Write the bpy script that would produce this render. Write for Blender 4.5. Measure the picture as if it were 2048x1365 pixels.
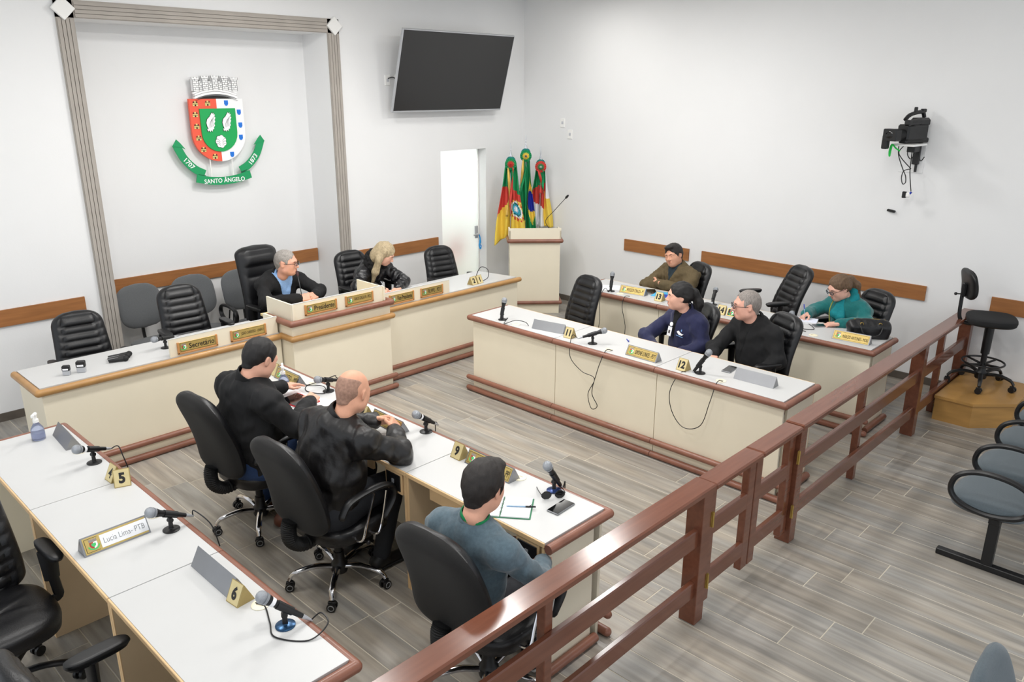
import bpy, math, random
import numpy as np
from mathutils import Matrix, Vector
PI = math.pi
random.seed(7); np.random.seed(7)
for o in list(bpy.data.objects): bpy.data.objects.remove(o)
sc = bpy.context.scene
COL = sc.collection

# ------------------------------------------------------------------ camera
cam_d = bpy.data.cameras.new('camera'); cam = bpy.data.objects.new('camera', cam_d); COL.objects.link(cam)
CAM_H = 2.8; YAW, PITCH, ROLL = [math.radians(a) for a in (43.808, 17.773, -0.205)]
_f = Vector((math.cos(YAW)*math.cos(PITCH), math.sin(YAW)*math.cos(PITCH), -math.sin(PITCH)))
_r = Vector((math.sin(YAW), -math.cos(YAW), 0)); _d = _f.cross(_r)
_r2 = math.cos(ROLL)*_r + math.sin(ROLL)*_d; _d2 = -math.sin(ROLL)*_r + math.cos(ROLL)*_d
cam.matrix_world = Matrix(((_r2.x, -_d2.x, -_f.x, 0), (_r2.y, -_d2.y, -_f.y, 0), (_r2.z, -_d2.z, -_f.z, CAM_H), (0, 0, 0, 1)))
cam_d.sensor_fit = 'HORIZONTAL'; cam_d.sensor_width = 36; cam_d.lens = 1579.45/2048*36
cam_d.clip_start = .05; cam_d.clip_end = 100
sc.camera = cam

# ------------------------------------------------------------------ world, exposure
w = bpy.data.worlds.new('world'); sc.world = w; w.use_nodes = True
w.node_tree.nodes['Background'].inputs[0].default_value = (.90, .95, 1.0, 1)
w.node_tree.nodes['Background'].inputs[1].default_value = 1.25
sc.view_settings.view_transform = 'Standard'; sc.view_settings.look = 'None'
sc.view_settings.exposure = -0.06; sc.view_settings.gamma = 1; sc.view_settings.use_curve_mapping = False
LAMP_W = 40.0            # watts of each ceiling lamp
# ceiling lamps: two reflect in the varnished railing at (6.3,4.65) and (4.65,4.6)
LAMPS = [(x, 4.62, k) for x, k in ((1.35, .65), (3.0, .72), (4.65, 1.0), (6.3, .75))] + [(x, 1.9, k) for x, k in ((1.35, .65), (3.0, .6), (4.65, .6), (6.3, .05))] + [(1.5, 6.15, .06), (4.0, 5.9, .95), (7.2, 6.1, .2)]
ROOM_W, ROOM_D, ROOM_H = 8.17, 7.63, 3.895

# ------------------------------------------------------------------ colours and materials
def lin(c): return tuple((x/255/12.92 if x/255 <= .04045 else ((x/255+.055)/1.055)**2.4) for x in c)
MATS = {}
def mat(name, rgb, rough=.5, metal=0, var=0.0, scale=8, stretch=(1, 1, 1), bump=0.0, bscale=None, spec=.5, coat=0, sheen=0, rand=0, trans=0, emit=None, alpha=None):
    if name in MATS: return MATS[name]
    m = bpy.data.materials.new(name); m.use_nodes = True; nt = m.node_tree; b = nt.nodes['Principled BSDF']
    c = lin(rgb)+(1,)
    b.inputs['Base Color'].default_value = c; b.inputs['Roughness'].default_value = rough; b.inputs['Metallic'].default_value = metal
    b.inputs['Specular IOR Level'].default_value = spec
    if coat: b.inputs['Coat Weight'].default_value = coat; b.inputs['Coat Roughness'].default_value = .12
    if sheen: b.inputs['Sheen Weight'].default_value = sheen; b.inputs['Sheen Roughness'].default_value = .5
    if trans: b.inputs['Transmission Weight'].default_value = trans
    if emit: b.inputs['Emission Color'].default_value = lin(emit[0])+(1,); b.inputs['Emission Strength'].default_value = emit[1]
    if var or bump:
        tc = nt.nodes.new('ShaderNodeTexCoord'); mp = nt.nodes.new('ShaderNodeMapping'); mp.inputs['Scale'].default_value = stretch
        nt.links.new(tc.outputs['Object'], mp.inputs['Vector'])
    if var:
        n = nt.nodes.new('ShaderNodeTexNoise'); n.inputs['Scale'].default_value = scale; n.inputs['Detail'].default_value = 5
        nt.links.new(mp.outputs['Vector'], n.inputs['Vector'])
        mx = nt.nodes.new('ShaderNodeMix'); mx.data_type = 'RGBA'
        rmp = nt.nodes.new('ShaderNodeMapRange'); rmp.inputs[1].default_value = .3; rmp.inputs[2].default_value = .7
        nt.links.new(n.outputs['Fac'], rmp.inputs[0]); nt.links.new(rmp.outputs[0], mx.inputs['Factor'])
        mx.inputs['A'].default_value = tuple(min(1, x*(1-var)) for x in c[:3])+(1,)
        mx.inputs['B'].default_value = tuple(min(1, x*(1+var)) for x in c[:3])+(1,)
        out = mx.outputs['Result']
        if rand:
            oi = nt.nodes.new('ShaderNodeObjectInfo'); hs = nt.nodes.new('ShaderNodeHueSaturation')
            mr = nt.nodes.new('ShaderNodeMapRange'); mr.inputs[3].default_value = 1-rand; mr.inputs[4].default_value = 1+rand
            nt.links.new(oi.outputs['Random'], mr.inputs[0]); nt.links.new(mr.outputs[0], hs.inputs['Value'])
            nt.links.new(out, hs.inputs['Color']); out = hs.outputs['Color']
            # shift the grain for each object
            sc3 = nt.nodes.new('ShaderNodeMath'); sc3.operation = 'MULTIPLY'; sc3.inputs[1].default_value = 37.0
            nt.links.new(oi.outputs['Random'], sc3.inputs[0]); cb = nt.nodes.new('ShaderNodeCombineXYZ')
            for k in range(3): nt.links.new(sc3.outputs[0], cb.inputs[k])
            nt.links.new(cb.outputs[0], mp.inputs['Location'])
        nt.links.new(out, b.inputs['Base Color'])
    if bump:
        n2 = nt.nodes.new('ShaderNodeTexNoise'); n2.inputs['Scale'].default_value = bscale or scale*4; n2.inputs['Detail'].default_value = 4
        nt.links.new(mp.outputs['Vector'], n2.inputs['Vector'])
        bp = nt.nodes.new('ShaderNodeBump'); bp.inputs['Strength'].default_value = bump; bp.inputs['Distance'].default_value = .01
        nt.links.new(n2.outputs['Fac'], bp.inputs['Height']); nt.links.new(bp.outputs['Normal'], b.inputs['Normal'])
    MATS[name] = m; return m

wall_m = mat('painted_wall', (235, 235, 235), .85, var=.012, scale=1.5, bump=.05, bscale=90)
ceil_m = mat('ceiling_paint', (240, 240, 238), .9)
grout_m = mat('tile_grout', (196, 188, 172), .9)
tile_m = mat('wood_look_tile', (149, 144, 137), .30, var=.27, scale=2.6, stretch=(9, .7, 1), rand=.11, spec=.4)
def tile_tint(m):
    # patches of tan and of blue-grey along the boards
    nt = m.node_tree; b = nt.nodes['Principled BSDF']; src = b.inputs['Base Color'].links[0].from_socket
    mp = [n for n in nt.nodes if n.type == 'MAPPING'][0]; n = nt.nodes.new('ShaderNodeTexNoise'); n.inputs['Scale'].default_value = .9; n.inputs['Detail'].default_value = 3
    nt.links.new(mp.outputs['Vector'], n.inputs['Vector']); r = nt.nodes.new('ShaderNodeValToRGB'); e = r.color_ramp.elements
    e[0].position = .36; e[0].color = (.96, .99, 1.02, 1); e[1].position = .64; e[1].color = (1.05, 1.0, .93, 1)
    nt.links.new(n.outputs['Fac'], r.inputs['Fac']); mx = nt.nodes.new('ShaderNodeMix'); mx.data_type = 'RGBA'; mx.blend_type = 'MULTIPLY'; mx.inputs['Factor'].default_value = 1
    nt.links.new(src, mx.inputs['A']); nt.links.new(r.outputs['Color'], mx.inputs['B']); nt.links.new(mx.outputs['Result'], b.inputs['Base Color'])
tile_tint(tile_m)
base_m = mat('dark_baseboard', (96, 88, 80), .5, var=.2, scale=6)
trim_m = mat('chair_rail_wood', (156, 102, 56), .55, var=.14, scale=4, stretch=(1, 1, 12))
cream_m = mat('cream_laminate', (238, 229, 207), .5, var=.02, scale=3)
edge_m = mat('light_wood_edge', (226, 190, 142), .5, var=.06, scale=10)
beige_m = mat('beige_inner_panel', (214, 188, 152), .55, var=.03)
white_m = mat('white_laminate_top', (200, 200, 199), .38, var=.01, scale=4)
rail_m = mat('reddish_wood_rail', (134, 87, 69), .42, var=.16, scale=9, stretch=(1, 1, 1), coat=.15)
ochre_m = mat('ochre_wood_rail', (176, 132, 78), .42, var=.12, scale=9, coat=.15)
varn_m = mat('varnished_dark_wood', (112, 67, 49), .20, var=.14, scale=6, stretch=(.5, 6, 6), coat=.25, spec=.4)
grey_wood = mat('grey_fluted_moulding', (170, 163, 155), .7, var=.06, scale=6)
whitepl = mat('white_plaster', (244, 243, 240), .7)
blackpl = mat('black_plastic', (17, 17, 19), .42)
blackpl2 = mat('black_rubber', (16, 16, 17), .7)
leather = mat('black_leather', (16, 16, 19), .38, var=.12, scale=30, bump=.12, bscale=160)
dkfab = mat('charcoal_fabric', (24, 23, 22), .92, var=.10, scale=120, bump=.15, bscale=400, sheen=.05)
greyfab = mat('grey_fabric', (92, 94, 96), .92, var=.08, scale=140, bump=.15, bscale=420, sheen=.2)
greybench = mat('slate_fabric', (82, 92, 98), .92, var=.08, scale=140, bump=.15, bscale=420, sheen=.2)
chrome = mat('chrome', (214, 214, 218), .12, 1)
steel = mat('brushed_steel', (150, 151, 154), .46, .9, var=.08, scale=5)
silver = mat('silver_plastic', (186, 188, 192), .35, .4)
brass = mat('brass', (186, 158, 88), .34, .75, var=.08, scale=10)
goldp = mat('gold_plate', (204, 178, 108), .38, .55, var=.07, scale=12)
goldw = mat('gold_number_card', (214, 197, 146), .5, .2, var=.06, scale=14)
holdw = mat('orange_wood_holder', (196, 140, 84), .5, var=.1, scale=12)
ink = mat('black_ink', (26, 24, 22), .6)
inkgrey = mat('grey_ink', (120, 120, 122), .6)
paper = mat('white_paper', (244, 244, 246), .8)
screen_m = mat('dark_screen', (30, 30, 31), .22, spec=.55)
phone_m = mat('phone_glass', (10, 10, 12), .08, spec=.6)
blue_m = mat('blue_plastic', (36, 60, 168), .4)
ltblue = mat('light_blue_cover', (70, 170, 214), .5, var=.2, scale=20)
redp = mat('red_case', (190, 34, 44), .5)
green_m = mat('ribbon_green', (16, 152, 92), .55)
green2 = mat('shield_green', (6, 164, 84), .5)
dgreen = mat('dark_green', (10, 84, 58), .55)
red_m = mat('shield_red', (240, 92, 66), .55)
wht = mat('white_enamel', (246, 246, 246), .5)
shblue = mat('shield_blue', (22, 120, 222), .5)
yel = mat('straw_yellow', (226, 206, 130), .5)
mesh_m = mat('mic_grille', (168, 172, 178), .38, .8, bump=.5, bscale=900, var=.15, scale=400)
platf = mat('pine_plywood', (178, 134, 72), .5, var=.16, scale=3, stretch=(1, 1, 6), coat=.2)
glass_f = mat('frosted_glass', (236, 244, 242), .55, trans=.92, spec=.3)
# ------------------------------------------------------------------ mesh helpers
class MB:
    def __init__(s): s.v = []; s.f = []; s.m = []
    def add(s, vs, fs, mi=0, M=None):
        o = len(s.v)
        if M is not None: vs = [M @ Vector(v) for v in vs]
        s.v += [tuple(v) for v in vs]; s.f += [tuple(i+o for i in f) for f in fs]; s.m += [mi]*len(fs); return s
    def box(s, c, d, b=0.0, mi=0, M=None):
        hx, hy, hz = d[0]/2, d[1]/2, d[2]/2; b = min(b, hx*.98, hy*.98, hz*.98); T = Matrix.Translation(c)
        if M is not None: T = M @ T
        if b <= 0:
            vs = [(x, y, z) for x in (-hx, hx) for y in (-hy, hy) for z in (-hz, hz)]
            fs = [(0, 1, 3, 2), (4, 6, 7, 5), (0, 4, 5, 1), (2, 3, 7, 6), (0, 2, 6, 4), (1, 5, 7, 3)]
            return s.add(vs, fs, mi, T)
        vs = []; ix = {}
        for x in (-1, 1):
            for y in (-1, 1):
                for z in (-1, 1):
                    for a in range(3):
                        ix[x, y, z, a] = len(vs)
                        vs.append((x*(hx-(b if a != 0 else 0)), y*(hy-(b if a != 1 else 0)), z*(hz-(b if a != 2 else 0))))
        fs = []
        for a in range(3):
            u, v = [(1, 2), (2, 0), (0, 1)][a]
            for sg in (-1, 1):
                q = []
                for (p, r) in ((-1, -1), (1, -1), (1, 1), (-1, 1)):
                    k = [0, 0, 0]; k[a] = sg; k[u] = p; k[v] = r; q.append(ix[k[0], k[1], k[2], a])
                fs.append(tuple(q) if sg > 0 else tuple(q[::-1]))
            for p in (-1, 1):
                for r in (-1, 1):
                    k1 = [0, 0, 0]; k2 = [0, 0, 0]; k1[a] = -1; k2[a] = 1
                    for k in (k1, k2): k[u] = p; k[v] = r
                    q = (ix[k1[0], k1[1], k1[2], u], ix[k2[0], k2[1], k2[2], u], ix[k2[0], k2[1], k2[2], v], ix[k1[0], k1[1], k1[2], v])
                    fs.append(q if p*r > 0 else q[::-1])
        for x in (-1, 1):
            for y in (-1, 1):
                for z in (-1, 1):
                    t = (ix[x, y, z, 0], ix[x, y, z, 1], ix[x, y, z, 2]); fs.append(t if x*y*z > 0 else t[::-1])
        return s.add(vs, fs, mi, T)
    def tube(s, path, r, n=10, mi=0, closed=False, cap=True, rnd=False, M=None, sq=None):
        P = [Vector(p) for p in path]; m = len(P)
        R = list(r) if hasattr(r, '__len__') else [r]*m
        if rnd and not closed:
            a = (P[0]-P[1]).normalized(); e = (P[-1]-P[-2]).normalized()
            P = [P[0]+a*(-R[0]*.0)]+P[1:]
            pre = [P[0]+a*R[0]*k for k in (.95, .7)]; prr = [R[0]*k for k in (.3, .72)]
            post = [P[-1]+e*R[-1]*k for k in (.7, .95)]; por = [R[-1]*k for k in (.72, .3)]
            P = pre+P+post; R = prr+R+por; m = len(P)
        T = []
        for i in range(m):
            if closed: d = P[(i+1) % m]-P[i-1]
            else: d = P[min(i+1, m-1)]-P[max(i-1, 0)]
            T.append(d.normalized() if d.length > 1e-9 else Vector((0, 0, 1)))
        up = Vector((0, 0, 1)) if abs(T[0].z) < .9 else Vector((1, 0, 0))
        nrm = (up-T[0]*up.dot(T[0])).normalized(); vs = []
        for i in range(m):
            nrm = nrm-T[i]*nrm.dot(T[i])
            nrm = nrm.normalized() if nrm.length > 1e-6 else T[i].orthogonal().normalized()
            bn = T[i].cross(nrm)
            for k in range(n):
                a = 2*PI*k/n; ca, sa = math.cos(a), math.sin(a)
                if sq: ca *= sq[0]; sa *= sq[1]
                vs.append(P[i]+(nrm*ca+bn*sa)*R[i])
        fs = []
        for i in range(m if closed else m-1):
            j = (i+1) % m
            for k in range(n): fs.append((i*n+k, i*n+(k+1) % n, j*n+(k+1) % n, j*n+k))
        if cap and not closed: fs.append(tuple(range(n))[::-1]); fs.append(tuple((m-1)*n+k for k in range(n)))
        return s.add(vs, fs, mi, M)
    def cyl(s, p0, p1, r0, r1=None, n=14, mi=0, M=None): return s.tube([p0, p1], [r0, r0 if r1 is None else r1], n, mi, M=M)
    def lathe(s, prof, n=20, mi=0, M=None):          # prof: (r, z)
        vs = []; fs = []; m = len(prof)
        for (r, z) in prof:
            for k in range(n): vs.append((r*math.cos(2*PI*k/n), r*math.sin(2*PI*k/n), z))
        for i in range(m-1):
            for k in range(n): fs.append((i*n+k, i*n+(k+1) % n, (i+1)*n+(k+1) % n, (i+1)*n+k))
        fs.append(tuple(range(n))[::-1]); fs.append(tuple((m-1)*n+k for k in range(n)))
        return s.add(vs, fs, mi, M)
    def prism(s, poly, z0, z1, mi=0, M=None):        # polygon in xy, extruded z
        n = len(poly); ar = sum(poly[i][0]*poly[(i+1) % n][1]-poly[(i+1) % n][0]*poly[i][1] for i in range(n))
        if ar < 0: poly = poly[::-1]
        vs = [(x, y, z0) for x, y in poly]+[(x, y, z1) for x, y in poly]
        fs = [tuple(range(n))[::-1], tuple(range(n, 2*n))]+[(i, (i+1) % n, n+(i+1) % n, n+i) for i in range(n)]
        return s.add(vs, fs, mi, M)
    def ball(s, c, r, n=12, mi=0, M=None):
        r = r if hasattr(r, '__len__') else (r, r, r); vs = [(c[0], c[1], c[2]-r[2])]; fs = []; mm = max(5, n//2+1)
        for i in range(1, mm):
            t = PI*i/mm
            for k in range(n): vs.append((c[0]+r[0]*math.sin(t)*math.cos(2*PI*k/n), c[1]+r[1]*math.sin(t)*math.sin(2*PI*k/n), c[2]-r[2]*math.cos(t)))
        vs.append((c[0], c[1], c[2]+r[2])); L = len(vs)-1
        for k in range(n): fs.append((0, 1+(k+1) % n, 1+k)); fs.append((L, L-n+k, L-n+(k+1) % n))
        for i in range(mm-2):
            for k in range(n): fs.append((1+i*n+k, 1+i*n+(k+1) % n, 1+(i+1)*n+(k+1) % n, 1+(i+1)*n+k))
        return s.add(vs, fs, mi, M)
    def mesh(s, name, mats, sharp=38):
        me = bpy.data.meshes.new(name); me.from_pydata(s.v, [], s.f)
        for m in (mats if isinstance(mats, (list, tuple)) else [mats]): me.materials.append(m)
        if any(s.m): me.polygons.foreach_set('material_index', s.m)
        me.polygons.foreach_set('use_smooth', [True]*len(s.f)); me.update()
        if sharp < 180: me.set_sharp_from_angle(angle=math.radians(sharp))
        return me
def arr_mesh(name, V, F, mats, mi=None, sharp=180):
    me = bpy.data.meshes.new(name); V = np.asarray(V, np.float32); F = np.asarray(F, np.int32); k = F.shape[1]
    me.vertices.add(len(V)); me.vertices.foreach_set('co', V.ravel()); me.loops.add(F.size); me.loops.foreach_set('vertex_index', F.ravel())
    me.polygons.add(len(F)); me.polygons.foreach_set('loop_start', np.arange(0, F.size, k, dtype=np.int32)); me.update(calc_edges=True)
    for m in (mats if isinstance(mats, (list, tuple)) else [mats]): me.materials.append(m)
    if mi is not None: me.polygons.foreach_set('material_index', np.asarray(mi, np.int32))
    me.polygons.foreach_set('use_smooth', np.ones(len(F), bool)); me.validate()
    if sharp < 180: me.set_sharp_from_angle(angle=math.radians(sharp))
    return me
def obj(name, mb, mats=None, parent=None, loc=(0, 0, 0), rot=(0, 0, 0), sharp=38, label=None):
    me = mb.mesh(name, mats, sharp) if isinstance(mb, MB) else mb
    o = bpy.data.objects.new(name, me); COL.objects.link(o); o.location = loc; o.rotation_euler = rot
    if parent: o.parent = parent
    if label: o['label'] = label
    return o
def tag(o, label, cat, group=None):
    o['label'] = label; o['category'] = cat
    if group: o['group'] = group
    return o
def thing(name, label, cat, loc=(0, 0, 0), rz=0.0, group=None):
    o = bpy.data.objects.new(name, None); COL.objects.link(o); o.location = loc; o.rotation_euler = (0, 0, rz); o.empty_display_size = .05
    return tag(o, label, cat, group)
def struct(name, mb, mats, parent=None, sharp=38):
    o = obj(name, mb, mats, parent, sharp=sharp)
    if not parent: o['kind'] = 'structure'
    return o
def dup(root, label, loc=None, rz=None, group=None):
    def cp(o, par):
        c = o.copy(); COL.objects.link(c); c.parent = par
        for ch in list(o.children): cp(ch, c)
        return c
    r = cp(root, root.parent); r['label'] = label
    if loc is not None: r.location = loc
    if rz is not None: r.rotation_euler = (0, 0, rz)
    if group: r['group'] = group
    return r
def cat_path(pts, n=8, closed=False):
    P = [Vector(p) for p in pts]; m = len(P); out = []
    for i in range(m if closed else m-1):
        if closed: a, b, c, d = P[i-1], P[i], P[(i+1) % m], P[(i+2) % m]
        else: a, b, c, d = P[max(i-1, 0)], P[i], P[i+1], P[min(i+2, m-1)]
        for k in range(n):
            t = k/n; out.append(.5*((2*b)+(c-a)*t+(2*a-5*b+4*c-d)*t*t+(3*b-a-3*c+d)*t**3))
    if not closed: out.append(P[-1])
    return out
TXT = {}
def text_mesh(s, h, mt, depth=.001, bold=0.0, wmax=None, xs=1.0, space=1.0):
    """lettering in the xy plane, centred, facing +z"""
    cu = bpy.data.curves.new('lettering', 'FONT'); cu.body = s; cu.size = 1; cu.align_x = 'CENTER'; cu.align_y = 'CENTER'
    cu.offset = bold; cu.space_character = space; cu.resolution_u = 3; cu.extrude = 0
    o = bpy.data.objects.new('lettering', cu); COL.objects.link(o); dg = bpy.context.evaluated_depsgraph_get(); dg.update()
    me = bpy.data.meshes.new_from_object(o.evaluated_get(dg)); bpy.data.objects.remove(o)
    co = np.zeros(len(me.vertices)*3, np.float32); me.vertices.foreach_get('co', co); co = co.reshape(-1, 3)
    lo, hi = co.min(0), co.max(0); co -= (lo+hi)/2; k = h/max(hi[1]-lo[1], 1e-6); sx = k*xs
    if wmax and (hi[0]-lo[0])*sx > wmax: sx = wmax/(hi[0]-lo[0])
    co[:, 0] *= sx; co[:, 1] *= k; co[:, 2] = depth
    me.vertices.foreach_set('co', co.ravel()); me.materials.clear(); me.materials.append(mt); me.update(); return me
def frame_m(o, x, y, z):
    return Matrix(((x[0], y[0], z[0], o[0]), (x[1], y[1], z[1], o[1]), (x[2], y[2], z[2], o[2]), (0, 0, 0, 1)))
# ------------------------------------------------------------------ room shell
W, D, H = ROOM_W, ROOM_D, ROOM_H
X0, Y0 = -1.6, -2.2
ND = .48; NX0, NX1, NZ = 2.60, 5.10, 3.35      # niche behind the coat of arms
DX0, DX1, DZ = 6.655, 7.445, 2.045              # doorway
def span(mb, x0, x1, y0, y1, z0, z1, mi=0): mb.box(((x0+x1)/2, (y0+y1)/2, (z0+z1)/2), (x1-x0, y1-y0, z1-z0), 0, mi)
b = MB(); span(b, X0, W+.2, Y0, D+2.4, -.12, -.0016)
floor = struct('floor', b, grout_m)
# floor tiles, long boards running away from the railing
TW, TL, G = .1945, 1.13, .0055
def in_view(x, y):
    q = Vector((x, y, 0))-Vector((0, 0, CAM_H)); z = q.dot(_f)
    if z < .3: return False
    u = 1024+1579.45*q.dot(_r2)/z; v = 682+1579.45*q.dot(_d2)/z
    return -40 < u < 2090 and -20 < v < 1400
cand = []
nrow = int((W-X0)/TW)+1
for i in range(nrow):
    x0 = W-(i+1)*TW; off = (i*.37) % 1.0*TL + (TL*.5 if i % 3 == 1 else 0)
    y = D-off if off > .12 else D
    edges = [D]
    while y > Y0:
        if y < edges[-1]-.05: edges.append(y)
        y -= TL
    edges.append(Y0)
    for a, c in zip(edges[:-1], edges[1:]):
        if x0 < X0: continue
        vis = sum(in_view(x0+TW/2, c+(a-c)*t) for t in (0, .25, .5, .75, 1))
        cand.append((vis, x0, c, a))
# what a desk hides is not "showing": rank by how much of a board lies in the open floor
def hidden(x, y):
    return (.85 < x < 1.35 and 2.2 < y < 5.2) or (y > 6.0) or (5.0 < x < 5.9 and y > 2.2) or (x > 6.6 and y > 2.0) or (x < 1.0 and y < 4)
def rank(c):
    v, x0, y0, y1 = c
    return sum(in_view(x0+TW/2, y0+(y1-y0)*t) and not hidden(x0+TW/2, y0+(y1-y0)*t) for t in (0, .25, .5, .75, 1))*10 + v - .3*math.hypot(x0, y0)
cand.sort(key=rank, reverse=True)
shared = {}
rest = MB()
for n, (v, x0, y0, y1) in enumerate(cand):
    if n < 298:
        L = round(y1-y0-G, 3)
        if L not in shared:
            m_ = MB(); m_.box((0, 0, -.006), (TW-G, L, .012), .0012); shared[L] = m_.mesh('tile', tile_m)
        t = obj('tile', shared[L], None, floor, ((x0+TW/2), (y0+y1)/2, random.uniform(-.0004, .0004)))
    else: rest.box((x0+TW/2, (y0+y1)/2, -.006), (TW-G, y1-y0-G, .012), 0)
r_ = obj('more_tiles', rest, tile_m, floor); r_['kind'] = 'stuff'
b = MB(); span(b, X0, W+.2, Y0, D+2.4, H, H+.1); struct('ceiling', b, ceil_m)
b = MB(); span(b, W, W+.2, Y0, D+.15, 0, H); struct('wall_right', b, wall_m)
b = MB()
T6 = D+.62
span(b, X0, NX0, D, T6, 0, H); span(b, NX1, DX0, D, T6, 0, H); span(b, NX0, NX1, D, T6, NZ, H); span(b, NX0, NX1, D+ND, T6, 0, NZ)
span(b, DX0, DX1, D, D+.2, DZ, H); span(b, DX1, W, D, D+.2, 0, H)
struct('wall_back', b, wall_m)
# baseboards
b = MB(); span(b, X0, NX0-.14, D-.012, D, 0, .075); span(b, NX1+.2, DX0, D-.012, D, 0, .075); span(b, DX1, W, D-.012, D, 0, .075); struct('baseboard_back', b, base_m)
b = MB(); span(b, W-.012, W, Y0, D-.012, 0, .075); struct('baseboard_right', b, base_m)
# fluted moulding round the niche with white diamonds at the corners
fr = bpy.data.objects.new('trim_1', None); COL.objects.link(fr); fr['kind'] = 'structure'
fr.location = (NX0, D, 0)
def fluted(name, x0, x1, z0, z1, vert):
    b = MB(); wd = (x1-x0) if vert else (z1-z0); n = 4; s = wd/(n*2+1)
    span(b, x0, x1, -.022, 0, z0, z1)
    for k in range(n):
        a = s*(2*k+1)*1.0
        a = s*.35+k*(wd-.7*s)/n; e = a+(wd-.7*s)/n-.35*s
        if vert: span(b, x0+a, x0+e, -.034, -.022, z0, z1-.15)
        else: span(b, x0+.15, x1-.15, -.034, -.022, z0+a, z0+e)
    o = obj(name, b, grey_wood, fr, loc=(-NX0, 0, 0)); return o
FW = .14
fluted('jamb_moulding', NX0-FW, NX0, 0, NZ+FW, True); fluted('jamb_moulding', NX1, NX1+FW, 0, NZ+FW, True)
fluted('head_moulding', NX0-FW, NX1+FW, NZ, NZ+FW+.001, False)
for x in (NX0-FW/2-.012, NX1+FW/2+.005):
    b = MB(); b.box((0, 0, 0), (.135, .03, .135), .004, M=Matrix.Rotation(PI/4, 4, 'Y'))
    obj('diamond_block', b, whitepl, fr, loc=(x-NX0, -.037, NZ+FW/2))
# chair-rail boards
def board(n, x0, x1, y0, y1):
    b = MB(); span(b, x0, x1, y0, y1, .838, .982); o = struct('trim_%d' % n, b, trim_m)
board(2, X0, 2.325, D-.022, D-.001); board(3, NX0+.01, NX1-.01, D+ND-.022, D+ND-.001); board(4, 5.33, 6.57, D-.022, D-.001)
board(5, W-.022, W-.001, 4.91, 5.85); board(6, W-.022, W-.001, 2.26, 4.735); board(7, W-.022, W-.001, -1.0, 1.695)
# frosted door
dr = bpy.data.objects.new('door_1', None); COL.objects.link(dr); dr['kind'] = 'structure'; dr.location = ((DX0+DX1)/2, D+.15, 0); dr['label'] = 'frosted glass door standing beside the flags'
b = MB(); b.box((0, 0, 1.02), (DX1-DX0-.006, .012, 2.03), .002); obj('glass_pane', b, glass_f, dr)
b = MB(); b.box((.335, -.016, .93), (.055, .02, .17), .006); b.box((.335, -.04, .90), (.03, .05, .03), .006); b.cyl((.335, -.06, .90), (.25, -.06, .90), .010)
obj('door_lock', b, silver, dr)
b = MB(); b.tube(cat_path([(.345, -.06, .90), (.36, -.062, .84), (.352, -.062, .77), (.375, -.062, .74), (.362, -.062, .70), (.345, -.062, .74), (.352, -.062, .79)]), .0085, 6); b.ball((.36, -.062, .80), (.018, .008, .035))
obj('key_strap', b, mat('cyan_strap', (20, 150, 226), .5), dr)
b = MB(); b.box((.385, 0, 1.02), (.012, .03, 2.03), .002); obj('edge_stile', b, whitepl, dr)
# lobby behind the glass
b = MB(); span(b, 5.4, 8.6, D+2.2, D+2.3, 0, H); span(b, 5.4, 5.5, D+.62, D+2.2, 0, H); span(b, 8.4, 8.5, D+.2, D+2.2, 0, H); struct('wall_lobby', b, wall_m)
# ------------------------------------------------------------------ lamps on the ceiling (above the frame)
lampd = mat('lamp_diffuser', (255, 250, 240), .5, emit=((255, 248, 236), 6.0))
def ceiling_lamp(x, y, label, watts, z=H, size=.42):
    t = thing('ceiling_lamp', label, 'lamp', (x, y, z), group='square ceiling lamps')
    b = MB(); b.box((0, 0, -.025), (size+.04, size+.04, .05), .006); obj('housing', b, whitepl, t)
    b = MB(); b.box((0, 0, -.053), (size, size, .006), .002); obj('diffuser', b, lampd, t)
    ld = bpy.data.lights.new('lamp_light', 'AREA'); ld.shape = 'SQUARE'; ld.size = size; ld.energy = watts; ld.color = (1.0, .99, .975)
    lo = bpy.data.objects.new('lamp_light', ld); COL.objects.link(lo); lo.parent = t; lo.location = (0, 0, -.062)
for i, (x, y, kk) in enumerate(LAMPS):
    ceiling_lamp(x, y, 'square white ceiling lamp above the %s, %s' % (('desks', 'public side of the railing', 'head table')[i//4], ('far left', 'centre left', 'centre right', 'far right')[i % 4]), LAMP_W*kk)
ceiling_lamp(6.6, D+1.2, 'square white ceiling lamp in the lobby behind the glass door', 120)
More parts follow.
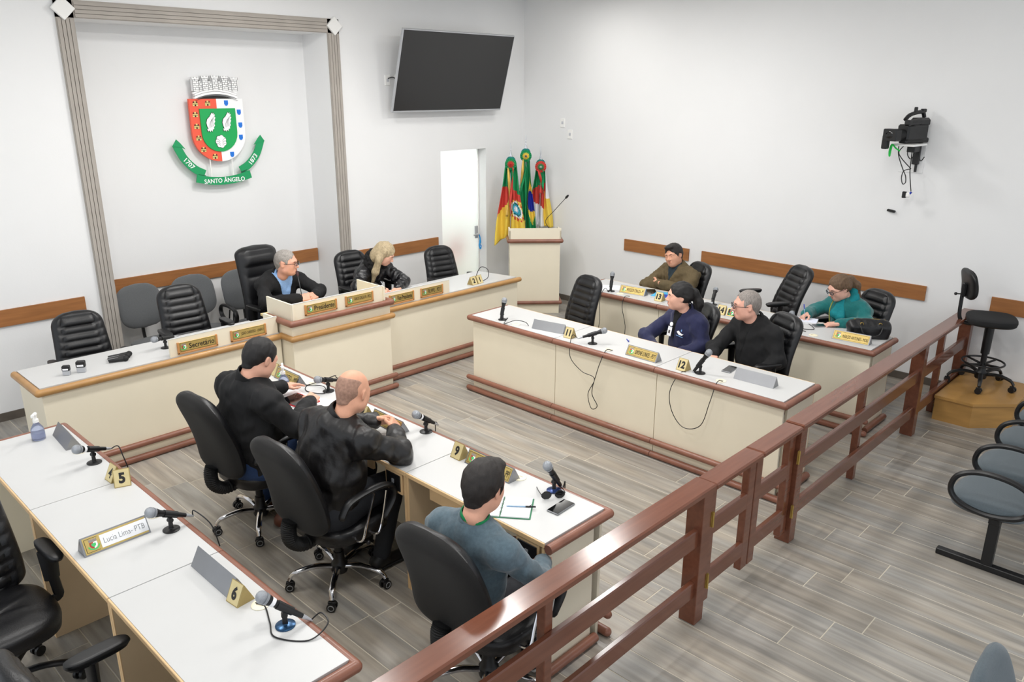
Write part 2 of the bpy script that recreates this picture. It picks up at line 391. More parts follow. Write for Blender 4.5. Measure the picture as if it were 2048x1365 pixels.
# ------------------------------------------------------------------ implicit surfaces for figures and soft things
class Vol:
    def __init__(s, lo, hi, h):
        s.h = h; s.lo = np.array(lo, float)-2*h; s.n = np.ceil((np.array(hi)-s.lo)/h).astype(int)+3
        s.F = np.full(s.n, 1.0, np.float32)
    def sub(s, lo, hi):
        a = np.clip(np.floor((np.array(lo)-s.lo)/s.h).astype(int), 0, s.n); b = np.clip(np.ceil((np.array(hi)-s.lo)/s.h).astype(int)+1, 0, s.n)
        if (b <= a).any(): return None
        sl = tuple(slice(a[i], b[i]) for i in range(3))
        ax = [(s.lo[i]+np.arange(a[i], b[i])*s.h).astype(np.float32) for i in range(3)]
        return sl, np.meshgrid(*ax, indexing='ij', sparse=True)
    def comb(s, lo, hi, fn, k=.02, op='add'):
        pad = k+.02; r = s.sub(np.array(lo)-pad, np.array(hi)+pad)
        if r is None: return s
        sl, (x, y, z) = r; d = fn(x, y, z); f = s.F[sl]
        if op == 'add':
            hh = np.maximum(k-np.abs(f-d), 0)/k; s.F[sl] = np.minimum(f, d)-hh*hh*k*.25
        elif op == 'cut':
            d = -d; hh = np.maximum(k-np.abs(f-d), 0)/k; s.F[sl] = np.maximum(f, d)+hh*hh*k*.25
        return s
    def cap(s, a, b, r0, r1=None, k=.02, op='add', sq=None, rib=None):
        """tapered capsule; sq=(axis vector, factor) flattens it along an axis; rib=(amp, count) quilts it"""
        r1 = r0 if r1 is None else r1; a = np.array(a, float); b = np.array(b, float); ba = b-a; L2 = max(ba@ba, 1e-9); R = max(r0, r1)*1.25+.012
        def fn(x, y, z):
            px, py, pz = x-a[0], y-a[1], z-a[2]
            t = np.clip((px*ba[0]+py*ba[1]+pz*ba[2])/L2, 0, 1); qx, qy, qz = px-t*ba[0], py-t*ba[1], pz-t*ba[2]
            if sq is not None:
                u, fct = sq; dd = (qx*u[0]+qy*u[1]+qz*u[2])*(fct-1); qx, qy, qz = qx+dd*u[0], qy+dd*u[1], qz+dd*u[2]
            r = r0+(r1-r0)*t
            if rib: r = r+rib[0]*(np.abs(np.sin(PI*rib[1]*t))**.6-.6)
            return np.sqrt(qx*qx+qy*qy+qz*qz)-r
        return s.comb(np.minimum(a, b)-R, np.maximum(a, b)+R, fn, k, op)
    def ell(s, c, r, k=.02, op='add', R=None):
        c = np.array(c, float); r = np.array(r, float); m = r.max()
        def fn(x, y, z):
            px, py, pz = x-c[0], y-c[1], z-c[2]
            if R is not None: px, py, pz = [R[0][i]*px+R[1][i]*py+R[2][i]*pz for i in range(3)]
            k0 = np.sqrt((px/r[0])**2+(py/r[1])**2+(pz/r[2])**2); k1 = np.sqrt((px/r[0]**2)**2+(py/r[1]**2)**2+(pz/r[2]**2)**2)
            return k0*(k0-1)/np.maximum(k1, 1e-6)
        return s.comb(c-m, c+m, fn, k, op)
    def rbox(s, c, hb, rr, k=.01, op='add', R=None):
        c = np.array(c, float); m = float(np.linalg.norm(hb))+rr
        def fn(x, y, z):
            px, py, pz = x-c[0], y-c[1], z-c[2]
            if R is not None: px, py, pz = [R[0][i]*px+R[1][i]*py+R[2][i]*pz for i in range(3)]
            qx, qy, qz = np.abs(px)-hb[0], np.abs(py)-hb[1], np.abs(pz)-hb[2]
            return np.sqrt(np.maximum(qx, 0)**2+np.maximum(qy, 0)**2+np.maximum(qz, 0)**2)+np.minimum(np.maximum(qx, np.maximum(qy, qz)), 0)-rr
        return s.comb(c-m, c+m, fn, k, op)
    def all(s):
        return s.sub(s.lo, s.lo+s.h*(s.n-1))
    def keep(s, fn):                                   # intersect with a half-space-like function (negative = keep)
        sl, (x, y, z) = s.all(); s.F[sl] = np.maximum(s.F[sl], fn(x, y, z)); return s
    def noise(s, amp, freq, seed=0, st=(1, 1, 1)):
        rg = np.random.RandomState(seed); sl, (x, y, z) = s.all(); acc = 0
        for i in range(7):
            v = rg.normal(size=3)*np.array(st); v = v/np.linalg.norm(v)*freq*(.6+.9*rg.rand()); ph = rg.rand()*6.28
            w = .5*np.sin(.43*freq*(rg.normal()*x+rg.normal()*y+rg.normal()*z)+rg.rand()*6)
            acc = acc+np.sin(v[0]*x+v[1]*y+v[2]*z+ph+2*w)
        s.F[sl] += (amp*acc/3.2).astype(np.float32); return s
    def mesh(s):
        F = s.F.copy(); F[0] = F[-1] = 1; F[:, 0] = F[:, -1] = 1; F[:, :, 0] = F[:, :, -1] = 1
        ins = F < 0; n = np.array(F.shape)
        c = np.zeros(n-1, np.int8)
        for i in (0, 1):
            for j in (0, 1):
                for k in (0, 1): c += ins[i:n[0]-1+i, j:n[1]-1+j, k:n[2]-1+k]
        I = np.argwhere((c > 0) & (c < 8)); idx = np.full(n-1, -1, np.int32); idx[tuple(I.T)] = np.arange(len(I))
        acc = np.zeros((len(I), 3)); cnt = np.zeros(len(I))
        cor = [(i, j, k) for i in (0, 1) for j in (0, 1) for k in (0, 1)]
        val = {q: F[I[:, 0]+q[0], I[:, 1]+q[1], I[:, 2]+q[2]] for q in cor}
        for a in range(3):
            for q in cor:
                if q[a]: continue
                q2 = list(q); q2[a] = 1; q2 = tuple(q2); A, B = val[q], val[q2]; m = (A < 0) != (B < 0)
                t = np.where(m, A/np.where(m, A-B, 1), 0)
                for ax in range(3): acc[:, ax] += np.where(m, q[ax]+(t if ax == a else 0), 0)
                cnt += m
        V = s.lo+s.h*(I+acc/cnt[:, None]); Q = []
        for a in range(3):
            u, v = (a+1) % 3, (a+2) % 3
            sl0 = [slice(None)]*3; sl1 = [slice(None)]*3; sl0[a] = slice(0, -1); sl1[a] = slice(1, None)
            A, B = ins[tuple(sl0)], ins[tuple(sl1)]
            E = np.argwhere(A != B); E = E[(E[:, u] > 0) & (E[:, v] > 0)]
            def g(du, dv):
                e = E.copy(); e[:, u] -= du; e[:, v] -= dv; return idx[tuple(e.T)]
            q = np.stack([g(1, 1), g(0, 1), g(0, 0), g(1, 0)], 1); fl = B[tuple(E.T)]
            q[fl] = q[fl][:, ::-1]; Q.append(q)
        Q = np.concatenate(Q); Q = Q[(Q >= 0).all(1)]
        # one light smoothing pass
        S = np.zeros_like(V); N = np.zeros(len(V))
        for i in range(4):
            np.add.at(S, Q[:, i], V[Q[:, (i+1) % 4]]); np.add.at(N, Q[:, i], 1)
        V = .5*V+.5*S/np.maximum(N, 1)[:, None]
        return V, Q
def join_arr(parts):
    V = []; Q = []; o = 0
    for v, q in parts: V.append(v); Q.append(np.asarray(q)+o); o += len(v)
    return np.concatenate(V), np.concatenate(Q)
def xf(V, M):
    A = np.array(M)[:3, :3]; return V@A.T+np.array(M)[:3, 3]
# ------------------------------------------------------------------ desks
TOP = .76
DL = 1.036
def desk(label, loc, rz, L=DL, depth=.51, end_lo=False, end_hi=False, group=None, apron=False, drawers=True):
    """front (moulded side) towards local -y, length along local x, origin on the floor at the middle"""
    t = thing('desk', label, 'desk', loc, rz, group); hy = depth/2; e = .0028
    b = MB(); b.box((0, .018-.0046, TOP-.0125), (L-2*e, depth-.036-.0092, .025), .001); obj('desktop', b, white_m, t)
    b = MB(); b.box((0, hy-.0045, TOP-.013), (L-2*e, .009, .0245), .002); obj('edge_strip', b, edge_m, t)
    b = MB(); b.box((0, -hy+.06, .3675), (L-2*e, .02, .735), .001); obj('front_panel', b, cream_m, t)
    for sx in (-1, 1):
        b = MB(); b.box((sx*(L/2-.011), .055, .3675), (.018, depth-.125, .735), .001)
        end = (sx < 0 and end_lo) or (sx > 0 and end_hi)
        obj('side_panel', b, cream_m if end else beige_m, t)
        b = MB(); b.box((sx*(L/2-.011), hy-.006, .3675), (.019, .004, .734), .0008); obj('panel_edging', b, edge_m, t)
    x0 = -L/2-(.02 if end_lo else 0); x1 = L/2+(.02 if end_hi else 0); rf = -hy+.024
    for nm, z, r, xr in (('top_rail', TOP-.026, .0255, 0), ('base_rail', .135, .024, .02), ('base_rail', .026, .026, .02)):
        b = MB(); a0 = x0-(xr if end_lo else 0); a1 = x1+(xr if end_hi else 0)
        b.tube([(a0+.002, rf, z), (a1-.002, rf, z)], r, 12, rnd=False)
        if end_lo: b.ball((a0, rf, z), r, 12)
        if end_hi: b.ball((a1, rf, z), r, 12)
        obj(nm, b, rail_m, t)
    for sx, on in ((-1, end_lo), (1, end_hi)):
        if on:
            b = MB(); b.tube([(sx*(L/2+.02), rf, TOP-.026), (sx*(L/2+.02), hy-.004, TOP-.026)], .0255, 12, rnd=False); obj('end_rail', b, rail_m, t)
            b = MB(); b.tube([(sx*(L/2+.02), -hy+.10, .026), (sx*(L/2+.02), hy-.004, .026)], .026, 12, rnd=False); obj('end_base_rail', b, rail_m, t)
    if apron:
        b = MB(); b.box((.10, hy-.05, .685), (.52, .018, .095), .001); b.box((.10, hy-.05, .66), (.004, .021, .09), 0); obj('drawer_front', b, edge_m, t)
        b = MB(); b.box((-.405, hy-.03, .665), (.15, .05, .13), .002); obj('socket_box', b, edge_m, t)
        b = MB(); b.box((-.405, hy-.002, .668), (.125, .006, .10), .002); o2 = obj('socket_plate', b, blackpl, t)
        b = MB(); b.box((-.405, hy+.0025, .672), (.02, .003, .024), 0); obj('socket', b, silver, o2)
    # round cable outlet set into the top
    return t
def grommet(t, x, y):
    b = MB(); b.lathe([(.038, 0), (.038, .003), (.034, .0045), (.018, .0045), (.018, .001)], 20, M=Matrix.Translation((x, y, TOP))); obj('cable_outlet', b, mat('ivory_plastic', (236, 228, 204), .5), t)
RX = {}
ys = [2.13+DL*(k+.5) for k in range(3)]
def row(key, xf_, rz, depth, labels, apron=False, gx=0):
    out = []
    for k in range(3):
        # local +x is -y for rz=-90 and +y for rz=+90
        lo = (k == 2) if rz < 0 else (k == 0); hi = (k == 0) if rz < 0 else (k == 2)
        cx = xf_+depth/2 if rz < 0 else xf_-depth/2
        t = desk(labels[k], (cx, ys[k], 0), rz, depth=depth, end_lo=lo, end_hi=hi, group='council desks in rows', apron=apron); out.append(t)
        grommet(t, gx, -depth/2+.10)
    RX[key] = out
row('center', 4.875, -PI/2, .545, ['cream desk of the centre row at the railing end, with a blank plate', 'cream desk in the middle of the row of plates 11 and 12', 'cream desk at the far end of the row, nearest the long head table'], gx=0)
row('right', 6.445, -PI/2, .545, ['cream desk by the right wall with the black handbag on it', 'cream desk by the right wall with number card 14', 'cream desk by the right wall, far end under the olive jacket man'], gx=0)
row('mid', 2.945, PI/2, .50, ['white desk nearest the railing with phone and open notebook', 'white desk in front of the bald man in leather jacket', 'white desk with spray bottle and red tablet, beside the head table'], apron=True, gx=.02)
row('left', 1.385, PI/2, .525, ['white desk at the bottom left with number card 6', 'white desk at the left edge with the paper name plate', 'white desk at the left edge with spray bottle, nearest the head table'], gx=.02)
for t in RX['left']:
    pass
# ------------------------------------------------------------------ head table (three joined desks)
def emblem_mesh(s):
    """tiny town crest used on the plates: crown, two-tone shield, green ribbon"""
    b = MB()
    b.prism([(-.3*s, .22*s), (.3*s, .22*s), (.32*s, .48*s), (.2*s, .4*s), (.1*s, .48*s), (0, .4*s), (-.1*s, .48*s), (-.2*s, .4*s), (-.32*s, .48*s)], 0, .0006, 0)
    sh = [(-.3*s, .2*s), (0, .2*s), (0, -.34*s), (-.2*s, -.26*s), (-.3*s, -.1*s)]
    b.prism(sh, 0, .0006, 1); b.prism([(-x, y) for x, y in sh], 0, .0006, 2)
    b.prism([(-.17*s, .1*s), (.17*s, .1*s), (.17*s, -.08*s), (0, -.24*s), (-.17*s, -.08*s)], .0004, .0010, 3)
    o = [(-.48*s, -.12*s), (-.36*s, -.32*s), (-.14*s, -.44*s), (.14*s, -.44*s), (.36*s, -.32*s), (.48*s, -.12*s)]
    i = [(.40*s, -.08*s), (.29*s, -.24*s), (.12*s, -.34*s), (-.12*s, -.34*s), (-.29*s, -.24*s), (-.40*s, -.08*s)]
    for k in range(5): b.prism([o[k], o[k+1], i[4-k], i[5-k]], 0, .0007, 3)
    return b.mesh('emblem', [mat('emblem_grey', (150, 140, 132), .5), mat('emblem_red', (176, 62, 54), .5), wht, mat('emblem_green', (70, 196, 110), .5)])
EMB = {}
def emblem(s):
    if s not in EMB: EMB[s] = emblem_mesh(s)
    return EMB[s]
def wall_name(parent, x, y, z, text, wdt=.335, big=False):
    """wooden holder with brass plate on a front screen; faces local -y"""
    R_ = Matrix.Rotation(PI/2, 4, 'X'); h = obj('name_holder', MB().box((0, 0, 0), (wdt, .012, .014), .002, M=Matrix.Translation((0, 0, -.042))).box((-wdt/2+.008, 0, .002), (.016, .012, .096), .002).box((wdt/2-.008, 0, .002), (.016, .012, .096), .002).box((0, .003, .004), (wdt-.02, .005, .08), 0), holdw, parent, loc=(x, y, z))
    b = MB(); b.box((0, -.002, .006), (wdt-.034, .004, .078), .001); obj('brass_plate', b, goldp, h)
    b = MB()
    for s_ in (-1, 1): b.box((0, -.0045, .006+s_*.034), (wdt-.046, .001, .0016)); b.box((s_*(wdt/2-.024), -.0045, .006), (.0016, .001, .068))
    obj('border_line', b, ink, h)
    obj('emblem', emblem(.058), None, h, loc=(-wdt/2+.052, -.0042, .006), rot=(PI/2, 0, 0))
    me = text_mesh(text, .044 if big else .037, ink, .001, .012 if big else .0, wmax=wdt-.125, xs=1.0 if big else .62)
    obj('lettering', me, None, h, loc=(.032, -.0044, .006), rot=(PI/2, 0, 0))
    return h
def rails(t, pts, z, r, m_, nm):
    b = MB()
    for p, q in zip(pts[:-1], pts[1:]): b.tube([(p[0], p[1], z), (q[0], q[1], z)], r, 12)
    for p in pts: b.ball((p[0], p[1], z), r, 12)
    obj(nm, b, m_, t)
YF = 6.005
def head_wing(label, x0, x1, lo, hi, skew=0.0):
    cx = (x0+x1)/2; t = thing('head_table', label, 'table', (cx, YF+.26, 0), 0); L = x1-x0
    def poly(z0, z1, ya, yb, sk=True):
        return [(x0-cx, ya), (x1-cx, ya), (x1-cx-(skew if sk else 0), yb), (x0-cx, yb)]
    b = MB(); b.prism(poly(0, 0, -.24, .29), TOP-.025, TOP); obj('tabletop', b, white_m, t)
    b = MB(); b.box((0, -.25, .3675), (L, .02, .735), .001); obj('front_panel', b, cream_m, t)
    for s_, on in ((-1, lo), (1, hi)):
        if on:
            b = MB(); b.box((s_*(L/2-.01)-(skew/2 if s_ > 0 else 0), .02, .3675), (.02, .52, .735), .001, M=None); obj('side_panel', b, cream_m, t)
    rf = -.272
    pts = [(-L/2-(.02 if lo else -.0), rf), (L/2+(.02 if hi else 0), rf)]
    if lo: pts = [(-L/2-.02, .28)]+pts
    rails(t, pts, TOP-.026, .027, ochre_m, 'top_rail')
    q = [(-L/2-(.03 if lo else 0), rf), (L/2+(.03 if hi else 0), rf)]
    rails(t, q, .135, .024, rail_m, 'base_rail'); rails(t, q, .026, .026, rail_m, 'base_rail')
    return t
PX0, PX1 = 3.345, 4.425
hl = head_wing('left wing of the long cream head table with two stamps on it', 1.45, PX0, True, False)
hr = head_wing('right wing of the long cream head table with number cards 2 and 1', PX1, 6.345, False, True, .09)
def screen(t, x0, x1, y, z0, z1):
    b = MB(); b.box(((x0+x1)/2, y, (z0+z1)/2), (x1-x0, .018, z1-z0), .001); b.box(((x0+x1)/2, y, z1+.0015), (x1-x0+.002, .02, .003), 0, 1); return obj('front_screen', b, [cream_m, white_m], t)
ox = hl.location.x; oy = hl.location.y
screen(hl, 2.39-ox, 3.335-ox, 6.035-oy, TOP, .905); wall_name(hl, 2.615-ox, 6.035-oy-.016, .822, 'Secretário', big=True); wall_name(hl, 3.06-ox, 6.035-oy-.016, .822, 'JOÃO CARDOSO - UNIÃO', .325)
b = MB(); b.box((3.325-ox, 6.135-oy, .83), (.018, .19, .14), .001); obj('side_screen', b, cream_m, hl)
ox = hr.location.x; oy = hr.location.y
screen(hr, 4.445-ox, 5.335-ox, 6.035-oy, TOP, .895); wall_name(hr, 4.70-ox, 6.035-oy-.016, .822, 'Vice-Presidente', .31, True); wall_name(hr, 5.09-ox, 6.035-oy-.016, .822, 'FILIPPE - PDT', .30)
# raised middle block
pt = thing('president_desk', 'raised cream middle block of the head table with the Presidente plate', 'desk', ((PX0+PX1)/2, 6.2, 0), 0)
pw = PX1-PX0; yf = 5.835-6.2
b = MB(); b.box((0, yf+.01, .43), (pw-.03, .02, .86), .001); obj('front_panel', b, cream_m, pt)
for s_ in (-1, 1):
    b = MB(); b.box((s_*(pw/2-.025), yf+.12+.1, .43), (.02, .40, .86), .001); obj('side_panel', b, cream_m, pt)
    b = MB(); b.box((s_*(pw/2-.055), -.13, .955), (.016, .43, .15 if s_ < 0 else .13), .001); obj('side_screen', b, cream_m, pt)
b = MB(); b.box((0, -.04, .825), (pw-.13, .58, .022), .002); obj('worktop', b, mat('straw_worktop', (226, 204, 150), .45, var=.04), pt)
b = MB(); b.box((0, yf+.05, .95), (pw-.09, .018, .15), .001); b.box((0, yf+.05, 1.0265), (pw-.088, .02, .003), 0, 1); obj('front_screen', b, [cream_m, white_m], pt)
h_ = pw/2
rails(pt, [(-h_+.005, .0), (-h_+.005, yf-.018), (h_-.005, yf-.018), (h_-.005, .0)], .872, .028, rail_m, 'upper_rail')
rails(pt, [(-h_+.005, -.2), (-h_+.005, yf-.018), (h_+.0, yf-.018), (h_+.0, -.2)], .737, .027, ochre_m, 'top_rail')
for z_, r_ in ((.135, .024), (.026, .026)): rails(pt, [(-h_+.005, -.2), (-h_+.005, yf-.018), (h_+.01, yf-.018)], z_, r_, rail_m, 'base_rail')
wall_name(pt, -.20, yf+.05-.016, .952, 'Presidente', .33, True); wall_name(pt, .21, yf+.05-.016, .952, 'CARLOS GONÇALVES - PROG', .31)
# low floor step behind the head table
b = MB(); span(b, 2.45, 5.45, 6.55, 7.6, 0, .09)
plat = tag(obj('floor_step', b, tile_m), 'low floor step behind the middle of the head table', 'step')
# ------------------------------------------------------------------ railing with gate
def railing(label, x0, x1, posts, thin, group='varnished wood railings', ends=(0, 0)):
    t = thing('railing', label, 'railing', ((x0+x1)/2, 1.845, 0), 0, None); cx = (x0+x1)/2
    b = MB(); b.box(((x0+x1)/2-cx, 0, .818), (x1-x0, .128, .040), .008); obj('handrail', b, varn_m, t)
    for z, hh in ((.535, .105), (.215, .10)):
        b = MB(); b.box(((x0+x1)/2-cx, -.012, z), (x1-x0-.03, .034, hh), .006); obj('crossrail', b, varn_m, t)
    for x in posts:
        b = MB(); b.box((x-cx, .002, .40), (.085, .10, .80), .003); obj('post', b, varn_m, t)
    for x in thin:
        b = MB(); b.box((x-cx, .028, .40), (.05, .05, .80), .003); obj('baluster', b, varn_m, t)
    return t
railing('varnished dark wood railing running to the bottom of the picture', -.6, 3.41, [3.36, -.2], [2.16, .95])
railing('varnished dark wood railing running to the stool by the right wall', 4.45, 8.15, [4.50, 6.80, 8.10], [5.65, 7.47])
def gate(label, x0, x1, hinge):
    t = thing('gate', label, 'gate', (x0 if hinge < 0 else x1, 1.845, 0), 0); cx = t.location.x; L = x1-x0; m = (x0+x1)/2-cx
    b = MB(); b.box((m, 0, .812), (L, .125, .038), .009); obj('handrail', b, varn_m, t)
    for z, hh in ((.535, .10), (.215, .10)):
        b = MB(); b.box((m, -.006, z), (L-.07, .032, hh), .005); obj('crossrail', b, varn_m, t)
    for xx in (x0+.04, x1-.04):
        b = MB(); b.box((xx-cx, .0, .435), (.075, .045, .72), .004); obj('stile', b, varn_m, t)
    for z in (.62, .24):
        b = MB(); b.box(((.0 if hinge < 0 else 0)-.0, -.047, z), (.02, .006, .09), .001); b.cyl((0, -.054, z-.045), (0, -.054, z+.045), .006); obj('hinge', b, brass, t)
    return t
gate('left leaf of the small wooden gate in the railing', 3.415, 3.935, -1); gate('right leaf of the small wooden gate in the railing', 3.94, 4.445, 1)
# ------------------------------------------------------------------ lectern, stool platform
ang = math.atan2(-1, -1.05)+PI/2
pd = thing('lectern', 'cream lectern with brown moulding in front of the flags', 'lectern', (7.36, 6.66, 0), -PI/4+.03)
b = MB(); b.box((0, .16, .50), (.64, .32, 1.0), .002); obj('body', b, cream_m, pd)
b = MB(); b.box((0, .0, 1.045), (.66, .02, .14), .001); b.box((-.32, .14, 1.03), (.02, .3, .11), .001); b.box((.32, .14, 1.03), (.02, .3, .11), .001); obj('top_screen', b, cream_m, pd)
b = MB(); b.box((0, .16, .99), (.62, .30, .02), .001); obj('reading_top', b, white_m, pd)
rails(pd, [(-.335, .26), (-.335, -.018), (.335, -.018), (.335, .26)], .955, .026, rail_m, 'moulding'); rails(pd, [(-.335, .26), (-.335, -.018), (.335, -.018), (.335, .26)], .15, .024, rail_m, 'base_moulding')
sp = thing('stool_platform', 'pine plywood platform under the black drafting stool', 'platform', (7.75, 1.6, 0), 0)
ch = [(-.40, .20), (-.40, -.12), (-.2, -.36), (.40, -.36), (.40, .20)]
b = MB(); b.prism([(-.46, .20), (-.46, -.10), (-.20, -.36), (.40, -.36), (.40, .20)], 0, .205); obj('box_sides', b, platf, sp)
b = MB(); b.prism([(-.475, .205), (-.475, -.105), (-.21, -.375), (.405, -.375), (.405, .205)], .205, .23); obj('platform_top', b, platf, sp)
# ------------------------------------------------------------------ chairs
def back_mesh(name, H_, wf, t, mats, ribs=0, panel=.66, nu=26, nv=64, bulge=.03, curve=.03, backflat=.5, top_round=.22, bot_round=.12, pillow=0):
    """upright padded backrest: x across, z up from 0, front towards +y"""
    us = np.linspace(-1, 1, nu+1); vs = np.linspace(0, 1, nv+1)
    # half width follows wf(v) and closes in a superellipse at top and bottom
    def hw(v):
        w_ = wf(v)
        if v > 1-top_round: q = (v-(1-top_round))/top_round; w_ *= max(0, 1-q**2.6)**(1/2.4)
        if v < bot_round: q = (bot_round-v)/bot_round; w_ *= max(0, 1-q**2.8)**(1/2.6)
        return w_
    V = []; Fc = []; MI = []
    def surf(front):
        g = []
        for v in vs:
            r = []
            for u in us:
                uu = math.copysign(abs(math.sin(u*PI/2)), u); w_ = hw(v); edge = max(abs(uu), 0)
                ev = 1.0
                if v > 1-top_round*.5: ev = max(0, 1-((v-1+top_round*.5)/(top_round*.5))**2)**.5
                if v < bot_round*.6: ev = min(ev, max(0, 1-((bot_round*.6-v)/(bot_round*.6))**2)**.5)
                th = t*(max(0, 1-abs(uu)**5)**.5)*ev
                y = th*.5 if front else -th*backflat
                cv = curve*math.cos((v-.28)*PI*1.15)
                if front:
                    inner = max(0, 1-abs(uu)**4)*ev
                    y += bulge*(abs(uu)**1.5)*inner*.6
                    if ribs and .07 < v < .90:
                        if abs(uu) < panel: y += .016*(abs(math.sin(PI*ribs*(v-.07)/.83))**.55-.8)
                        elif abs(uu) < .93: y += .009*(abs(math.sin(PI*ribs*(v-.07)/.83-(abs(uu)-panel)*3.2))**.5-.7)*min(1, (abs(uu)-panel)/.06)*min(1, (.93-abs(uu))/.1)
                    if ribs and abs(abs(uu)-panel) < .035 and .04 < v < .93: y -= .012*(1-abs(abs(uu)-panel)/.035)
                    if ribs and abs(v-.915) < .016 and abs(uu) < panel: y -= .010*(1-abs(v-.915)/.016)
                    if pillow and v > .76 and v < .97 and abs(uu) < .82:
                        q = (v-.76)/.21; y += pillow*(max(0, 4*q*(1-q)))**.5*max(0, 1-(abs(uu)/.82)**6)
                r.append(len(V)); V.append((uu*w_, y+cv, v*H_))
            g.append(r)
        for i in range(nv):
            for j in range(nu):
                q = (g[i][j], g[i][j+1], g[i+1][j+1], g[i+1][j]); Fc.append(q if not front else q[::-1]); MI.append(0 if front else 1)
        return g
    a = surf(True); c = surf(False)
    for i in range(nv):
        for j in (0, nu):
            q = (a[i][j], a[i+1][j], c[i+1][j], c[i][j]); Fc.append(q if j == nu else q[::-1]); MI.append(1)
    for i in (0, nv):
        for j in range(nu):
            q = (a[i][j], a[i][j+1], c[i][j+1], c[i][j]); Fc.append(q if i == nv else q[::-1]); MI.append(1)
    return arr_mesh(name, V, Fc, mats, MI, sharp=55)
def pad_mesh(name, wx, wy, t, mats, ribs=0, n=28, power=3.2, dome=.02, water=0.02):
    """seat cushion, centred, z from -t to about +dome, front towards +y"""
    V = []; F_ = []; MI = []; rings = [1.0, .985, .94, .86, .75, .62, .48, .34, .2, .08]; N = 44
    def rim(a): 
        c, s_ = math.cos(a), math.sin(a); return (math.copysign(abs(c)**(2/power), c)*wx/2, math.copysign(abs(s_)**(2/power), s_)*wy/2)
    R = [rim(2*PI*k/N) for k in range(N)]
    prof = [(.90, -t), (.97, -t+.012)]+[(r, None) for r in rings]
    for (r, z) in prof:
        for (x, y) in R:
            X, Y = x*r, y*r
            if z is None:
                zz = (1-r**7)**.5*dome+(0 if r < 1 else -.012)
                if r < .99: zz -= water*max(0, (Y/(wy/2)-.55))**2*2
                if ribs and abs(X) < wx*.33 and r < .95: zz += .008*(abs(math.sin(PI*ribs*(Y/wy+.5)))**.5-.7)
            else: zz = z
            V.append((X, Y, zz))
    m_ = len(prof)
    for i in range(m_-1):
        for k in range(N): F_.append((i*N+k, i*N+(k+1) % N, (i+1)*N+(k+1) % N, (i+1)*N+k)); MI.append(1 if i < 1 else 0)
    V.append((0, 0, dome)); c = len(V)-1; V.append((0, 0, -t)); c2 = len(V)-1
    for k in range(N):
        F_.append(((m_-1)*N+k, (m_-1)*N+(k+1) % N, c, c)); MI.append(0)
        F_.append(((k+1) % N, k, c2, c2)); MI.append(1)
    me = bpy.data.meshes.new(name); me.from_pydata(V, [], [f if f[2] != f[3] else f[:3] for f in F_])
    for mm in mats: me.materials.append(mm)
    me.polygons.foreach_set('material_index', MI); me.polygons.foreach_set('use_smooth', [True]*len(F_)); me.update(); me.set_sharp_from_angle(angle=math.radians(50))
    return me
def star_base(t, leg_m, R=.30, zc=.10, rot0=.3, seat_z=.40, tint=True, rl=.016):
    b = MB(); b.lathe([(.045, .065), (.05, .08), (.05, .12), (.034, .14), (.03, .2)], 16); obj('hub', b, blackpl, t)
    b = MB(); b.cyl((0, 0, .18), (0, 0, seat_z-.04), .024, n=14); b.cyl((0, 0, .30), (0, 0, seat_z-.03), .036, .04, 14); obj('gas_column', b, blackpl, t)
    lg = MB(); lg.tube(cat_path([(.03, 0, .105), (.14, 0, .125), (R-.03, 0, .105), (R+.004, 0, .068)], 5), [.019]*6+[.018]*5+[.015]*5, 10, sq=(.8, 1.05)); lm = lg.mesh('leg', leg_m)
    c = MB()
    for s_ in (-1, 1): c.tube([(0, s_*.009, .027), (0, s_*.024, .027)], .027, 16)
    c.cyl((0, 0, .03), (0, 0, .066), .009, n=8); c.box((0, 0, .05), (.045, .02, .016), .004); cm = c.mesh('caster', blackpl)
    rg = MB(); s_ = 1
    rg.tube([(.0165*math.cos(a), s_*.0245, .027+.0165*math.sin(a)) for a in np.linspace(0, 2*PI, 15)[:-1]], .0028, 6, closed=True)
    rm = rg.mesh('wheel_ring', mat('grey_plastic', (128, 130, 132), .5))
    for k in range(5):
        a = rot0+2*PI*k/5; obj('leg', lm, None, t, rot=(0, 0, a))
        co = obj('caster', cm, None, t, loc=(R*math.cos(a), R*math.sin(a), 0), rot=(0, 0, a*2.3+.6))
        if leg_m is chrome:
            for q_ in (0, PI): obj('wheel_ring', rm, None, co, rot=(0, 0, q_))
RIBW = lambda v: .222-.030*max(0, v-.25)/.75-.02*max(0, .12-v)/.12
ME = {}
ME['rib'] = back_mesh('backrest', .605, RIBW, .085, [leather, leather], ribs=8, curve=.035)
ME['ribseat'] = pad_mesh('seat', .50, .49, .075, [leather, leather], ribs=6, dome=.035)
ME['exec'] = back_mesh('backrest', .80, lambda v: .235-.01*v, .11, [leather, leather], ribs=3, panel=.70, curve=.03, top_round=.12, pillow=.035)
ME['task'] = back_mesh('backrest', .60, lambda v: .252-.03*max(0, v-.35), .105, [leather, dkfab], curve=.035, top_round=.34, bot_round=.22, bulge=.02, backflat=.55)
ME['taskseat'] = pad_mesh('seat', .50, .48, .075, [leather, blackpl], dome=.03)
ME['grey'] = back_mesh('backrest', .44, lambda v: .215+.012*math.sin(PI*v), .055, [greyfab, blackpl], curve=.02, top_round=.36, bot_round=.36, bulge=.012, nu=20, nv=36)
ME['greyseat'] = pad_mesh('seat', .46, .43, .055, [greyfab, blackpl], dome=.025)
